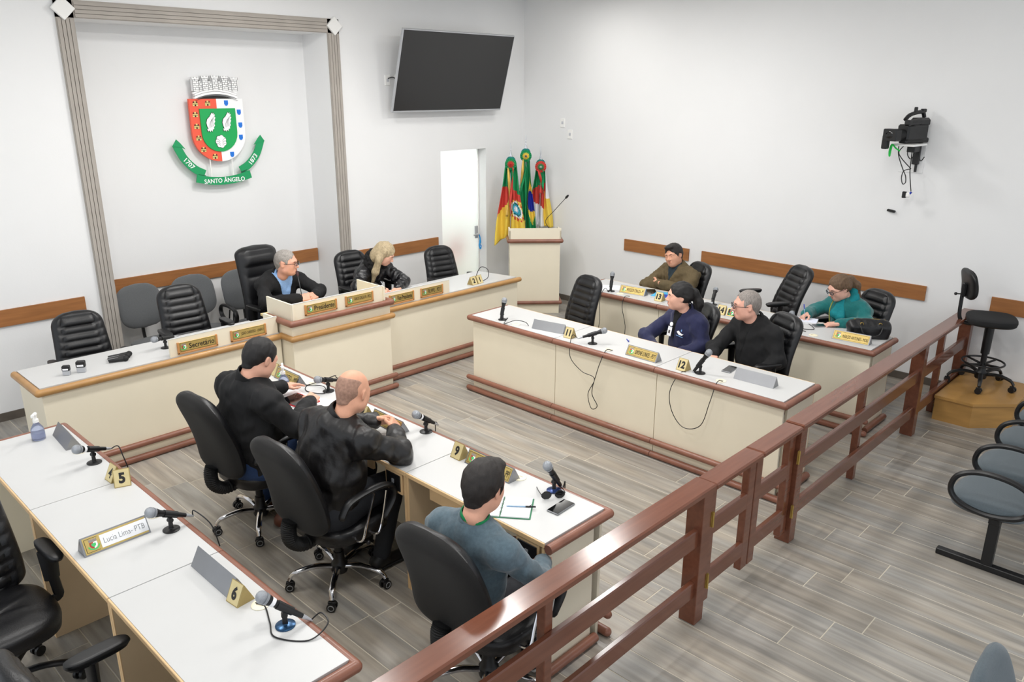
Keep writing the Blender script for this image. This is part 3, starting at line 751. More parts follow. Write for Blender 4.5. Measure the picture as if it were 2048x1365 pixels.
def t_arms(t, sz, hgt=.20, wide=.275, pad=(.075, .25), y0=-.02):
    for s_ in (-1, 1):
        b = MB(); b.tube(cat_path([(s_*.17, y0, sz-.07), (s_*(wide+.005), y0, sz-.07), (s_*(wide+.012), y0, sz-.02), (s_*wide, y0, sz+.08)], 5), .016, 10, sq=(1.5, .9)); b.tube([(s_*wide, y0, sz+.04), (s_*wide, y0, sz+hgt)], [.021, .027], 10, sq=(1.7, .9)); a = obj('armrest', b, blackpl, t)
        pm = pad_mesh('arm_pad', pad[0], pad[1], .028, [blackpl, blackpl], dome=.008, power=3) if 'pad' not in ME else ME['pad']; ME['pad'] = pm
        obj('arm_pad', pm, None, a, loc=(s_*wide, y0+.03, sz+hgt+.022))
def ribbed_chair(label, loc, rz, lean=.16, dz=0.0, arms=True, group='black ribbed leather chairs', bm='rib'):
    t = thing('office_chair', label, 'chair', loc, rz, group); sz = .47+dz
    star_base(t, blackpl if bm != 'exec' else blackpl, seat_z=sz-.05, rot0=.2)
    obj('seat', ME['ribseat'], None, t, loc=(0, .02, sz-.035))
    b = MB(); b.box((0, 0, sz-.135), (.22, .26, .05), .01); b.cyl((.11, .03, sz-.13), (.22, .05, sz-.14), .007, n=8); obj('tilt_mechanism', b, blackpl, t)
    b = MB(); b.tube(cat_path([(0, -.08, sz-.12), (0, -.24, sz-.11), (0, -.285, sz-.03), (0, -.285, sz+.12)], 5), .016, 8, sq=(2.0, .7)); obj('back_bracket', b, blackpl, t)
    obj('backrest', ME[bm], None, t, loc=(0, -.235, sz-.055), rot=(lean, 0, 0))
    if arms: t_arms(t, sz)
    return t
def loop_arm(t, sz, s_, chr_=True):
    b = MB(); x = s_*.285
    P_ = cat_path([(x, -.14, sz+.08), (x, -.17, sz+.15), (x, -.10, sz+.205), (x, .08, sz+.215), (x, .19, sz+.19), (x, .215, sz+.12), (x, .16, sz+.06), (x, .0, sz+.035)], 6, True)
    if chr_:
        P_ = cat_path([(x, -.16, sz+.13), (x, -.10, sz+.195), (x, .07, sz+.215), (x, .18, sz+.19), (x, .20, sz+.11), (x, .13, sz+.02)], 6)
        b.tube(P_, .021, 10, rnd=True, sq=(.8, 1.25))
    else: b.tube(P_, .02, 10, closed=True, sq=(.8, 1.1))
    a = obj('armrest', b, blackpl, t)
    b = MB()
    b.tube(cat_path([(s_*.20, -.05, sz-.075), (s_*.285, -.04, sz-.07), (x, .0, sz+.02), (x, .06, sz+.185)], 6), .0075, 8)
    b.tube(cat_path([(s_*.20, .05, sz-.075), (s_*.285, .07, sz-.07), (x, .11, sz-.0), (x, .15, sz+.17)], 6), .0075, 8)
    obj('arm_strut', b, chrome if chr_ else blackpl, a)
def task_chair(label, loc, rz, lean=.17, rot0=.3, dz=0):
    t = thing('office_chair', label, 'chair', loc, rz, 'charcoal fabric chairs with chrome legs'); sz = .47+dz
    star_base(t, chrome, R=.29, seat_z=sz-.05, rot0=rot0)
    obj('seat', ME['taskseat'], None, t, loc=(0, .03, sz-.035))
    b = MB(); b.box((0, 0, sz-.13), (.2, .24, .045), .01); b.cyl((.1, .02, sz-.12), (.24, .03, sz-.125), .007, n=8); b.ball((.25, .03, sz-.125), .014); obj('tilt_mechanism', b, blackpl, t)
    b = MB()
    P_ = cat_path([(0, -.10, sz-.10), (0, -.23, sz-.115), (0, -.305, sz-.06), (0, -.315, sz+.02), (0, -.30, sz+.06)], 14); b.tube(P_, [.036+.006*(k % 2) for k in range(len(P_))], 12, sq=(1.0, 1.15)); obj('bellows_bracket', b, blackpl2, t, sharp=20)
    obj('backrest', ME['task'], None, t, loc=(0, -.245, sz-.015), rot=(lean, 0, 0))
    for s_ in (-1, 1): loop_arm(t, sz, s_)
    return t
def grey_chair(label, loc, rz, arms=False):
    t = thing('visitor_chair', label, 'chair', loc, rz, 'grey fabric chairs in the niche'); sz = .43
    obj('seat', ME['greyseat'], None, t, loc=(0, .03, sz-.02)); obj('backrest', ME['grey'], None, t, loc=(0, -.20, sz+.09), rot=(.16, 0, 0))
    b = MB(); b.tube(cat_path([(0, .0, sz-.075), (0, -.19, sz-.06), (0, -.235, sz+.0), (0, -.255, sz+.22)], 5), .014, 8, sq=(2.2, .7)); obj('back_bracket', b, blackpl, t)
    b = MB()
    for s_ in (-1, 1):
        b.tube([(s_*.19, -.2, .012), (s_*.19, .22, .012)], .013, 8); b.tube(cat_path([(s_*.19, .0, .012), (s_*.185, .0, .2), (s_*.17, .0, sz-.08)], 5), .013, 8)
    b.tube([(-.17, 0, sz-.085), (.17, 0, sz-.085)], .013, 8); obj('legs_frame', b, blackpl, t)
    if arms:
        for s_ in (-1, 1): loop_arm(t, sz, s_, False)
    return t
UP = .09
ribbed_chair('empty black ribbed chair at the far left behind the head table', (2.03, 6.72, 0), PI-.10, arms=True)
ribbed_chair('empty black ribbed chair behind the Secretário plate', (2.90, 6.66, UP), PI-.05)
ex = ribbed_chair('tall black executive chair with head pillow, under the man in glasses', (3.82, 6.83, UP), PI+.06, bm='exec', lean=.12, dz=.02)
ribbed_chair('black ribbed chair holding the blonde woman in puffer jacket', (4.86, 6.80, UP), PI-.05, arms=True, dz=.02)
ribbed_chair('empty black ribbed chair beside the glass door', (6.05, 6.76, 0), PI-.18)
grey_chair('grey fabric chair at the left of the niche, without arms', (2.92, 7.64, 0), PI+.10)
grey_chair('grey fabric chair in the middle of the niche, half hidden by a black chair', (3.45, 7.66, 0), PI)
grey_chair('grey fabric chair with looped black arms beside the executive chair', (3.93, 7.56, 0), PI-.06, arms=True)
ribbed_chair('empty black ribbed chair behind the desk of number card 11', (5.78, 4.86, 0), PI/2-.22, arms=False, dz=.01)
ribbed_chair('black ribbed chair holding the woman in navy jacket', (5.74, 3.57, 0), PI/2-.62)
ribbed_chair('black ribbed chair holding the grey-haired man in black', (5.77, 2.84, 0), PI/2-.48, dz=.04)
ribbed_chair('black ribbed chair holding the man in olive jacket', (7.20, 4.50, 0), PI/2-.45, dz=.0)
ribbed_chair('empty black ribbed chair by the right wall, turned and tilted back', (7.36, 3.52, 0), PI/2-.60, lean=.26, dz=.11)
ribbed_chair('black ribbed chair holding the woman in teal coat', (7.22, 2.62, 0), PI/2-.45, dz=.02)
task_chair('charcoal fabric chair holding the bearded man in black jacket', (2.23, 4.47, 0), -PI/2+.05, rot0=.65)
task_chair('charcoal fabric chair holding the bald man in leather jacket', (2.22, 3.54, 0), -PI/2+.05, rot0=.45)
task_chair('charcoal fabric chair holding the young man in grey-blue sweater', (2.22, 2.28, 0), -PI/2+.05, rot0=.3)
ribbed_chair('empty black ribbed chair at the left edge turned towards the railing', (.57, 3.88, 0), PI+.06, group='black chairs at the left desks')
ribbed_chair('empty black chair at the bottom left corner seen from its side', (.74, 2.68, 0), -PI/2+.05, group='black chairs at the left desks')
# drafting stool
st = thing('drafting_stool', 'black drafting stool with foot ring on the pine platform', 'stool', (7.84, 1.60, .23), .35)
star_base(st, blackpl, R=.27, seat_z=.62, rot0=.5)
b = MB(); b.tube([(.17*math.cos(a), .17*math.sin(a), .22) for a in np.linspace(0, 2*PI, 33)[:-1]], .009, 8, closed=True)
for k in range(4): a = PI/4+k*PI/2; b.cyl((.03*math.cos(a), .03*math.sin(a), .20), (.17*math.cos(a), .17*math.sin(a), .22), .012, .008, 8)
obj('foot_ring', b, blackpl, st)
b = MB(); b.cyl((0, 0, .12), (0, 0, .56), .021); b.cyl((0, 0, .34), (0, 0, .58), .03); obj('lift_column', b, blackpl, st)
pm = pad_mesh('seat', .43, .40, .05, [mat('black_fabric', (28, 28, 29), .95, var=.1, scale=150, bump=.2, bscale=400), blackpl], dome=.02); obj('seat', pm, None, st, loc=(0, 0, .635))
b = MB(); b.cyl((.0, 0, .56), (.15, -.10, .54), .006, n=8); b.ball((.16, -.105, .535), (.02, .014, .012)); obj('lift_lever', b, blackpl, st)
# backrest towards the room (world -x, +y)
bk = Matrix.Rotation(2.15-.35, 4, 'Z')
b = MB(); b.tube(cat_path([(.05, 0, .575), (.20, 0, .575), (.265, 0, .63), (.275, 0, .80), (.272, 0, .93)], 6), .011, 8, sq=(1.5, .7), M=bk); b.box((.268, 0, .88), (.03, .05, .12), .006, M=bk); b.cyl((.28, 0, .84), (.325, 0, .84), .006, n=8, M=bk); b.ball((.33, 0, .84), .014, M=bk); obj('back_bar', b, blackpl, st)
me = back_mesh('backrest', .27, lambda v: .17, .055, [MATS['black_fabric'], blackpl], curve=.02, top_round=.4, bot_round=.4, bulge=.02, nu=18, nv=26)
o = obj('backrest', me, None, st, loc=tuple(bk @ Vector((.245, 0, .80))), rot=(0, 0, 2.15-.35+PI/2))
# ------------------------------------------------------------------ public benches
def bench_seat(t, x, back, arm_l=True):
    obj('seat', ME['benchseat'], None, t, loc=(x, 0, .43)); 
    if back: obj('backrest', ME['benchback'], None, t, loc=(x, -.25, .47), rot=(.18, 0, 0))
    b = MB(); b.box((x, -.05, .375), (.10, .28, .02), .003); b.tube(cat_path([(x, -.14, .375), (x, -.27, .38), (x, -.30, .45), (x, -.335, .6)], 5), .013, 8, sq=(2, .7)); obj('seat_bracket', b, blackpl, t)
ME['benchseat'] = pad_mesh('seat', .47, .45, .055, [greybench, blackpl], dome=.035)
ME['benchback'] = back_mesh('backrest', .42, lambda v: .22, .06, [greybench, greybench], curve=.02, top_round=.4, bot_round=.3, bulge=.012, nu=20, nv=30)
def bench(label, loc, n, pitch, feet, arms, rz=0):
    t = thing('bench', label, 'bench', loc, rz, None)
    b = MB(); b.box(((n-1)*pitch/2, -.05, .345), ((n-1)*pitch+.35, .06, .04), .003); obj('beam', b, blackpl, t)
    for k in range(n): bench_seat(t, k*pitch, True)
    for x in feet:
        b = MB(); b.box((x, -.05, .19), (.05, .06, .30), .003); b.box((x, -.05, .02), (.05, .56, .04), .004); obj('foot', b, blackpl, t)
    for x in arms:
        P_ = cat_path([(x, .13, .43), (x, .195, .50), (x, .17, .60), (x, .06, .655), (x, -.09, .655), (x, -.20, .61), (x, -.23, .52), (x, -.17, .44), (x, -.02, .405)], 6, True)
        b = MB(); b.tube(P_, .0165, 10, closed=True, sq=(1.0, 1.3)); obj('armrest', b, blackpl, t)
    return t
bench('row of four grey linked seats with black loop arms behind the railing', (5.16, .85, 0), 4, .535, [-.13, 1.6], [-.235, .27, .80, 1.34])
bench('grey linked seat at the bottom right corner, only its back showing', (2.86, .06, 0), 1, .535, [0], [], PI)
# ------------------------------------------------------------------ people
def skin_mat(n, rgb): return mat('skin_'+n, rgb, .55, var=.06, scale=25, spec=.35)
def fix(VQ):
    V, Q = VQ; a = V[Q[:, 0]]; b_ = V[Q[:, 1]]; c = V[Q[:, 2]]; d = V[Q[:, 3]]
    vol = (np.einsum('ij,ij->i', a, np.cross(b_, c))+np.einsum('ij,ij->i', a, np.cross(c, d))).sum()
    return (V, Q[:, ::-1]) if vol < 0 else (V, Q)
def head_arr(jaw=1.0, full=1.0, fem=False):
    """head in its own frame: +y face, +z up, origin at the middle of the head"""
    v = Vol((-.10, -.13, -.22), (.10, .15, .14), .0046)
    v.ell((0, -.014, .032), (.0755*full, .096, .087), .02)
    v.ell((0, .026, -.028), (.062*full, .064, .082), .045)
    v.ell((0, .052, -.088*1.0), (.034*jaw*full, .032, .026), .045)
    for s_ in (-1, 1):
        v.ell((s_*.040*full, .050, -.024), (.026, .026, .028), .035)
        v.ell((s_*.048*full, .010, -.066), (.022*jaw, .035, .026), .04)
        v.cap((s_*.012, .085, .024), (s_*.046, .072, .022), .0105 if not fem else .008, k=.022)
    for s_ in (-1, 1): v.ell((s_*.031, .099, .004), (.017, .015, .0125), .014, 'cut')
    for s_ in (-1, 1): v.ell((s_*.031, .077, .003), (.0155, .0125, .0115), .006)
    v.cap((0, .084, .012), (0, .110, -.028), .0075, .0125 if not fem else .0105, .014)
    for s_ in (-1, 1): v.ell((s_*.012, .098, -.033), (.009, .011, .008), .010)
    v.cap((-.018, .0885, -.0545), (.018, .0885, -.0545), .0055, k=.010); v.cap((-.015, .0885, -.0665), (.015, .0885, -.0665), .0065, k=.010)
    v.cap((-.022, .098, -.0605), (.022, .098, -.0605), .0022, k=.004, op='cut')
    for s_ in (-1, 1):
        R_ = np.array(Matrix.Rotation(s_*.35, 3, 'Z')); v.ell((s_*.078*full, -.008, -.004), (.0075, .019, .031), .008, R=R_)
        v.ell((s_*.086*full, -.004, 0), (.006, .010, .017), .006, 'cut', R=R_)
    v.cap((0, -.030, -.07), (0, -.042, -.125), .053 if not fem else .045, .052 if not fem else .045, .04)
    return fix(v.mesh())
HEADS = {'man': head_arr(), 'wide': head_arr(1.25, 1.07), 'fem': head_arr(.85, .95, True)}
def hand_arr(curl=.5, spread=.12, thumb=.6, grip=False):
    """wrist at the origin, fingers along +y, palm towards -z, thumb on +x"""
    v = Vol((-.07, -.05, -.12), (.10, .22, .06), .0037)
    v.cap((0, -.045, 0), (0, .0, 0), .027, .025, .02, sq=(np.array((0, 0, 1.)), 1.25))
    v.rbox((0, .045, 0), (.030, .036, .004), .010, .02)
    for i, (x, L, r) in enumerate(((.031, .070, .0088), (.0105, .078, .0090), (-.0105, .073, .0086), (-.031, .058, .0078))):
        p = np.array((x, .083, .001)); an = -.15-curl*.55*(1+.12*i); dx = spread*x/.031*.5
        for k, f in enumerate((.45, .31, .24)):
            d = np.array((dx*math.cos(an), math.cos(an), math.sin(an))); d /= np.linalg.norm(d); q = p+d*L*f
            v.cap(p, q, r*(1-.1*k), r*(.9-.1*k), .005); p = q; an -= curl*(.85 if k == 0 else .6)
    p = np.array((.026, .018, -.004)); q = np.array((.052, .045, -.014-.012*thumb)); v.cap(p, q, .0125, .0105, .012)
    q2 = q+np.array((.010*(1-thumb)+.0, .029, -.010*thumb)); v.cap(q, q2, .0100, .0090, .006); q3 = q2+np.array((-.012*thumb, .023, -.008*thumb)); v.cap(q2, q3, .0090, .0072, .006)
    return fix(v.mesh())
HANDS = {'rest': hand_arr(.45, .12, .5), 'flat': hand_arr(.18, .25, .2), 'hold': hand_arr(1.05, .05, 1.0), 'clasp': hand_arr(.75, .10, .7)}
def N3(v): v = np.array(v, float); return v/np.linalg.norm(v)
def hand_place(kind, wr, d, palm, right):
    V, Q = HANDS[kind]; y = N3(d); z = -N3(np.array(palm)-y*np.dot(palm, y)); x = np.cross(y, z)
    V = V.copy()
    # thumb sits on +x for a left hand with palm down; mirror for the right
    if right: V[:, 0] *= -1; Q = Q[:, ::-1]
    return V@np.stack([x, y, z])+np.array(wr), Q
def hair_arr(style):
    v = Vol((-.15, -.20, -.40), (.15, .16, .16), .0052)
    if style in ('short', 'grey', 'buzz', 'thick'):
        th = {'short': .006, 'grey': .004, 'buzz': .0018, 'thick': .010}[style]
        v.ell((0, -.016, .034), (.0775+th, .098+th, .088+th*1.3), .01)
        v.cap((0, -.06, -.01), (0, -.062, -.055), .052+th*.6, .040+th*.6, .03)
        if style != 'buzz':
            for s_ in (-1, 1): v.ell((s_*.070, .012, .008), (.012+th*.4, .026, .040), .015)
        if style == 'thick': v.ell((0, .06, .100), (.055, .045, .022), .03)
        if style in ('short', 'thick'):
            v.ell((0, .135, -.042), (.072, .100, .136), .012, 'cut')
        elif style == 'grey':
            v.ell((0, .125, -.03), (.066, .095, .128), .015, 'cut')
        else:
            v.ell((0, .03, .125), (.085, .155, .085), .02, 'cut'); v.ell((0, .125, -.05), (.09, .085, .13), .012, 'cut')
        for s_ in (-1, 1): v.ell((s_*.086, .004, -.012), (.02, .022, .034), .006, 'cut')
        v.keep(lambda x, y, z: -(z+.068-(y+.06)*.35))
        if style != 'buzz': v.noise(.0018, 160, 3, (1, 1, .35))
    elif style == 'tail':
        v.ell((0, -.016, .034), (.084, .106, .096), .01); v.ell((0, -.05, -.005), (.080, .07, .055), .03)
        v.ell((0, .130, -.050), (.071, .092, .140), .012, 'cut')
        for s_ in (-1, 1): v.ell((s_*.088, .006, -.020), (.022, .026, .036), .008, 'cut')
        v.keep(lambda x, y, z: -(z+.060+.2*y))
        v.ell((0, -.125, .035), (.030, .028, .030), .015)
        v.cap((0, -.135, .025), (0, -.165, -.06), .032, .040, .02); v.cap((0, -.165, -.06), (0, -.150, -.17), .040, .034, .03); v.cap((0, -.150, -.17), (.0, -.13, -.27), .032, .012, .02)
        v.noise(.0022, 150, 5, (1, 1, .25))
    elif style == 'long':
        v.ell((0, -.016, .034), (.088, .108, .100), .01); v.ell((0, -.055, -.04), (.09, .07, .10), .04)
        v.ell((0, .130, -.050), (.068, .096, .142), .012, 'cut')
        for s_ in (-1, 1):
            v.cap((s_*.074, .0, .045), (s_*.090, -.012, -.06), .026, .034, .03); v.cap((s_*.090, -.012, -.06), (s_*.092, .015, -.20), .036, .036, .03); v.cap((s_*.092, .015, -.20), (s_*.080, .055, -.35), .034, .010, .03)
        v.cap((0, -.085, -.05), (0, -.10, -.24), .075, .06, .04, sq=(np.array((0, 1., 0)), 1.5))
        v.noise(.004, 110, 9, (1, 1, .16))
    return fix(v.mesh())
HAIR = {}
def hair(style):
    if style not in HAIR: HAIR[style] = hair_arr(style)
    return HAIR[style]
eye_w = mat('eye_white', (232, 228, 222), .3); eye_d = mat('eye_iris', (44, 30, 22), .25); lip_m = mat('lips', (176, 104, 92), .5); frame_mt = mat('spectacle_frame', (22, 22, 26), .35); lens_m = mat('spectacle_lens', (210, 222, 232), .05, trans=.95)
def mb_arr(b): return b
def person(label, s):
    """s: joints in world space. f = body forward (unit, horizontal)"""
    pel = np.array(s['pel'], float); nk = np.array(s['neck'], float); hd = np.array(s['head'], float); f = N3((s['f'][0], s['f'][1], 0)); r = np.array((f[1], -f[0], 0.)); up = np.array((0, 0, 1.))
    o0 = np.array((pel[0], pel[1], 0)); t = thing('person', label, 'person', tuple(o0), 0, None)
    L = lambda p: np.array(p, float)-o0
    pel, nk, hd = L(pel), L(nk), L(hd); bulk = s.get('bulk', 1.0); sw = s.get('sw', .20)
    shR = L(s['shR']) if 'shR' in s else nk-up*.085+r*(sw-.015)-f*.01; shL = L(s['shL']) if 'shL' in s else nk-up*.085-r*(sw-.015)-f*.01
    eR, wR, eL, wL = L(s['eR']), L(s['wR']), L(s['eL']), L(s['wL'])
    hipR, hipL = pel+r*.095, pel-r*.095; ft = s.get('foot', .36)
    kR = L(s['kR']) if 'kR' in s else pel+r*.13+f*.43+up*.01; kL = L(s['kL']) if 'kL' in s else pel-r*.13+f*.43+up*.01
    aR = L(s['aR']) if 'aR' in s else pel+r*.13+f*ft; aL = L(s['aL']) if 'aL' in s else pel-r*.13+f*ft
    fz = s.get('floor', 0.0); aR[2] = aL[2] = fz+.085
    spn = N3(nk-pel); mid = pel+(nk-pel)*.42; chest = pel+(nk-pel)*.74
    hf = N3(s['hdir']); hu = N3(np.array(s.get('hup', (0, 0, 1)))-hf*np.dot(s.get('hup', (0, 0, 1)), hf)); hr_ = np.cross(hf, hu); hs = s.get('hs', 1.0)
    HM = Matrix(((hr_[0]*hs, hf[0]*hs, hu[0]*hs, hd[0]), (hr_[1]*hs, hf[1]*hs, hu[1]*hs, hd[1]), (hr_[2]*hs, hf[2]*hs, hu[2]*hs, hd[2]), (0, 0, 0, 1)))
    sk = skin_mat(s['skin'][0], s['skin'][1])
    pts = np.array([pel, nk, shR, shL, eR, eL, wR, wL, kR, kL, aR, aL, hd]); lo = pts.min(0)-.24; hi = pts.max(0)+.24
    # --- body: one skin
    v = Vol(lo, hi, .013)
    v.cap(pel, mid, .13*bulk, .12*bulk, .05, sq=(f, 1.3)); v.cap(mid, chest, .12*bulk, .13, .06, sq=(f, 1.35)); v.cap(shR, shL, .05, k=.05)
    nb = hd-hu*.10*hs-hf*.035*hs; v.cap(chest, nk-spn*.05, .05, .046, .04); v.cap(nk-spn*.06, nb, .050, .050, .03)
    for a, e, w_ in ((shR, eR, wR), (shL, eL, wL)): v.cap(a, e, .044, .036, .03); v.cap(e, w_, .036, .026, .02)
    for h_, k_, a_ in ((hipR, kR, aR), (hipL, kL, aL)): v.cap(h_, k_, .075, .052, .04); v.cap(k_, a_, .05, .034, .03)
    parts = [fix(v.mesh())]
    Vh, Qh = HEADS[s.get('head_t', 'man')]; parts.append((xf(Vh, HM), Qh))
    for key, w_, e_, rt in (('hR', wR, eR, True), ('hL', wL, eL, False)):
        k_, d_, p_ = s.get(key, ('rest', None, (0, 0, -1))); d_ = (w_-e_) if d_ is None else d_
        parts.append(hand_place(k_, w_, d_, p_, rt))
    V, Q = join_arr(parts); obj('body', arr_mesh('body', V, Q, sk), None, t)
    # --- trousers and shoes
    pm, sm_ = s.get('trousers', ('dark_trousers', (34, 36, 42))), s.get('shoes', ('black_shoes', (22, 21, 21)))
    v = Vol(np.minimum.reduce([hipR, hipL, kR, kL, aR, aL])-.2, np.maximum.reduce([hipR, hipL, kR, kL, aR, aL])+.2, .011)
    v.cap(pel-up*.02-r*.05, pel-up*.02+r*.05, .125*bulk, k=.05)
    for h_, k_, a_ in ((hipR, kR, aR), (hipL, kL, aL)): v.cap(h_, k_, .092*bulk, .068, .05); v.cap(k_, a_+up*.02, .066, .052, .04)
    v.noise(.003, 60, 11); obj('trousers', arr_mesh('trousers', *fix(v.mesh()), mat(pm[0], pm[1], .85, var=.1, scale=60)), None, t)
    for a_, sgn in ((aR, 1), (aL, -1)):
        d_ = N3(f*1.0+r*.15*sgn); v = Vol(a_-.22, a_+.24, .008); z0 = fz+.012
        base = np.array((a_[0], a_[1], z0))
        v.cap(base-d_*.045+up*.035, base+d_*.14+up*.028, .038, .034, .02); v.cap(base-d_*.035+up*.05, a_+up*.01, .042, .045, .03); v.keep(lambda x, y, z: -(z-fz-.002))
        sh = obj('shoe', arr_mesh('shoe', *fix(v.mesh()), mat(sm_[0], sm_[1], .45)), None, t)
        b = MB(); b.tube([base-d_*.055+up*.006, base+d_*.15+up*.006], [.040, .037], 14, sq=(.35, 1.05) if abs(d_[2]) < .5 else None); obj('sole', b, mat('white_sole' if s.get('wsole') else 'dark_sole', (226, 224, 220) if s.get('wsole') else (16, 16, 16), .7), sh)
    # --- top garment
    c = s['top']; kind = c['kind']; m_ = c['mat']; g = c.get('th', .014)
    v = Vol(lo, hi, .0078)
    rb = (.016, 5) if kind == 'puffer' else None
    v.cap(pel+up*.02, mid, (.145+g)*bulk, (.140+g)*bulk, .05, sq=(f, 1.26), rib=(.014, 3) if rb else None); v.cap(mid, chest, (.140+g)*bulk, (.150+g)*(.6+.4*bulk), .07, sq=(f, 1.30), rib=(.014, 3) if rb else None)
    v.cap(shR-r*.03, shL+r*.03, .052+g, k=.06); v.cap(chest, nk-spn*.055, .11, .050+g, .06)
    for q_ in (shR, shL): v.cap(nk-spn*.055, q_, .046+g, .050+g, .07)
    aw = c.get('arm', 1.0)
    for a, e, w_ in ((shR, eR, wR), (shL, eL, wL)):
        d_ = N3(w_-e); v.cap(a, e, (.050+g)*aw, (.044+g)*aw, .04, rib=(.010, 4) if rb else None); v.cap(e, w_-d_*.015, (.044+g)*aw, (.031+g), .03, rib=(.010, 4) if rb else None)
    v.noise(c.get('wr', .005)*1.3, c.get('wf', 38)*1.15, c.get('seed', 1), c.get('wst', (1, 1, 1))); v.noise(c.get('wr', .005)*.55, c.get('wf', 38)*2.9, 17)
    # neck opening
    gj = obj(c['name'], arr_mesh(c['name'], *fix(v.mesh()), m_), None, t)
    nd = N3(nb-nk)
    def neck_ring(name, rad, thick, hgt, m2, op=None, tilt=.0, off=0.0, gap=0.0, flare=1.0):
        a1 = N3(f-nd*np.dot(f, nd)); a2 = np.cross(nd, a1); b = MB(); c0 = nk+nd*(off+.012); n_ = 30; vs = []; fs = []
        for i in range(n_+1):
            an = gap+(2*PI-2*gap)*i/n_; dr = a1*math.cos(an)+a2*math.sin(an); bk_ = -math.cos(an)*tilt
            for (rr, zz) in ((rad*flare+thick, 0), (rad+thick, hgt*.55), (rad+thick*.6, hgt), (rad, hgt), (rad, 0)):
                vs.append(c0+dr*rr+nd*(zz+bk_*(.5+zz/max(hgt, .001)*.5)))
        for i in range(n_):
            for k in range(5): fs.append((i*5+k, i*5+(k+1) % 5, (i+1)*5+(k+1) % 5, (i+1)*5+k))
        if gap > 0: fs += [(0, 1, 2, 3, 4)[::-1], tuple(n_*5+k for k in range(5))]
        b.add(vs, fs); return obj(name, b, m2, t, sharp=60)
    for kw in c.get('rings', []): neck_ring(**kw)
    if 'shirt' in c:                                        # wedge of shirt showing between lapels
        m2, wtop, depth, nm = c['shirt']; v = Vol(lo, hi, .0078)
        v.cap(pel+up*.02, mid, (.145+g)*bulk, (.140+g)*bulk, .05, sq=(f, 1.26)); v.cap(mid, chest, (.140+g)*bulk, (.150+g)*(.6+.4*bulk), .07, sq=(f, 1.30)); v.cap(shR-r*.03, shL+r*.03, .052+g, k=.06); v.cap(chest, nk-spn*.055, .11, .050+g, .06)
        for q_ in (shR, shL): v.cap(nk-spn*.055, q_, .046+g, .050+g, .07)
        v.noise(c.get('wr', .005)*1.3, c.get('wf', 38)*1.15, c.get('seed', 1)); v.noise(c.get('wr', .005)*.55, c.get('wf', 38)*2.9, 17); v.F -= .0045
        a0 = nk
        def wedge(x, y, z):
            px, py, pz = x-a0[0], y-a0[1], z-a0[2]; X = px*r[0]+py*r[1]; Y = px*f[0]+py*f[1]; Z = px*spn[0]+py*spn[1]+pz*spn[2]
            return np.maximum(np.maximum(np.abs(X)-np.maximum(wtop*(1+Z/depth), 0), -(Y-.0)), -(Z+depth))*.8
        v.keep(wedge)
        VQ = v.mesh()
        if len(VQ[0]) > 20: obj(nm, arr_mesh(nm, *fix(VQ), m2), None, t)
    if c.get('fur'):
        v = Vol(nk-.2, nk+.24, .0062); a1 = N3(f-nd*np.dot(f, nd)); a2 = np.cross(nd, a1)
        P_ = [nk+nd*(.055+.03*(-math.cos(a)))+(a1*math.cos(a)*.085+a2*math.sin(a)*.098) for a in np.linspace(.5, 2*PI-.5, 12)]
        for p, q in zip(P_[:-1], P_[1:]): v.cap(p, q, .047, k=.02)
        v.noise(.006, 130, 4); v.noise(.004, 260, 8); obj('fur_collar', arr_mesh('fur_collar', *fix(v.mesh()), c['fur']), None, t)
    # --- face and hair
    for s_ in (-1, 1):
        b = MB(); b.ball((s_*.031, .0795, .003), (.0105, .0085, .0070), 12, M=HM); e = obj('eye', b, eye_w, t, sharp=180)
        b = MB(); b.ball((s_*.031, .0868, .0028), (.0046, .0022, .0046), 10, M=HM); obj('iris', b, eye_d, e, sharp=180)
        b = MB(); b.tube([(s_*.014, .0965, .0205), (s_*.032, .0945, .0255), (s_*.048, .083, .0205)], [.0018, .0026, .0014], 6, M=HM); obj('eyebrow', b, mat('brow_'+s['hairm'].name, (70, 60, 52) if s.get('greybrow') else (38, 28, 22), .8), t)
    b = MB(); b.tube([(-.021, .0885, -.0605), (-.008, .0955, -.0555), (.008, .0955, -.0555), (.021, .0885, -.0605)], [.002, .0036, .0036, .002], 6, M=HM); b.tube([(-.020, .0885, -.0605), (0, .0955, -.0675), (.020, .0885, -.0605)], [.002, .0050, .002], 6, M=HM); obj('lips', b, mat('lips_'+s['skin'][0], tuple(int(x*k_) for x, k_ in zip(s['skin'][1], (.86, .66, .64))), .5), t)
    if s.get('hair'):
        Vh, Qh = hair(s['hair']); obj('hair', arr_mesh('hair', xf(Vh, HM), Qh, s['hairm']), None, t)
    if s.get('beard'):
        v = Vol((-.09, -.02, -.14), (.09, .13, .02), .0045); v.ell((0, .028, -.052), (.067, .068, .068), .02); v.ell((0, .055, -.09), (.040, .036, .030), .03)
        v.ell((0, .10, .0), (.05, .06, .052), .01, 'cut'); v.keep(lambda x, y, z: np.maximum(z+.01-.0*y, -(y-.012))); v.noise(.001, 200, 3)
        obj('beard', arr_mesh('beard', xf(fix(v.mesh())[0], HM), fix(v.mesh())[1], s['beard']), None, t)
    if s.get('glasses'):
        b = MB()
        for s_ in (-1, 1):
            b.tube([(s_*.033+.0225*math.cos(a)*(1 if s['glasses'] == 'rect' else .95), .112-.012*abs(math.cos(a)) if s_*math.cos(a) > 0 else .112, .002+.0165*math.sin(a)) for a in np.linspace(0, 2*PI, 19)[:-1]], .0021 if s['glasses'] != 'thick' else .003, 6, closed=True, M=HM)
            b.tube([(s_*.055, .100, .006), (s_*.078, .06, .008), (s_*.083, -.004, .004), (s_*.082, -.02, -.012)], .0024, 6, M=HM)
        b.tube([(-.011, .112, .006), (0, .116, .009), (.011, .112, .006)], .0021, 6, M=HM)
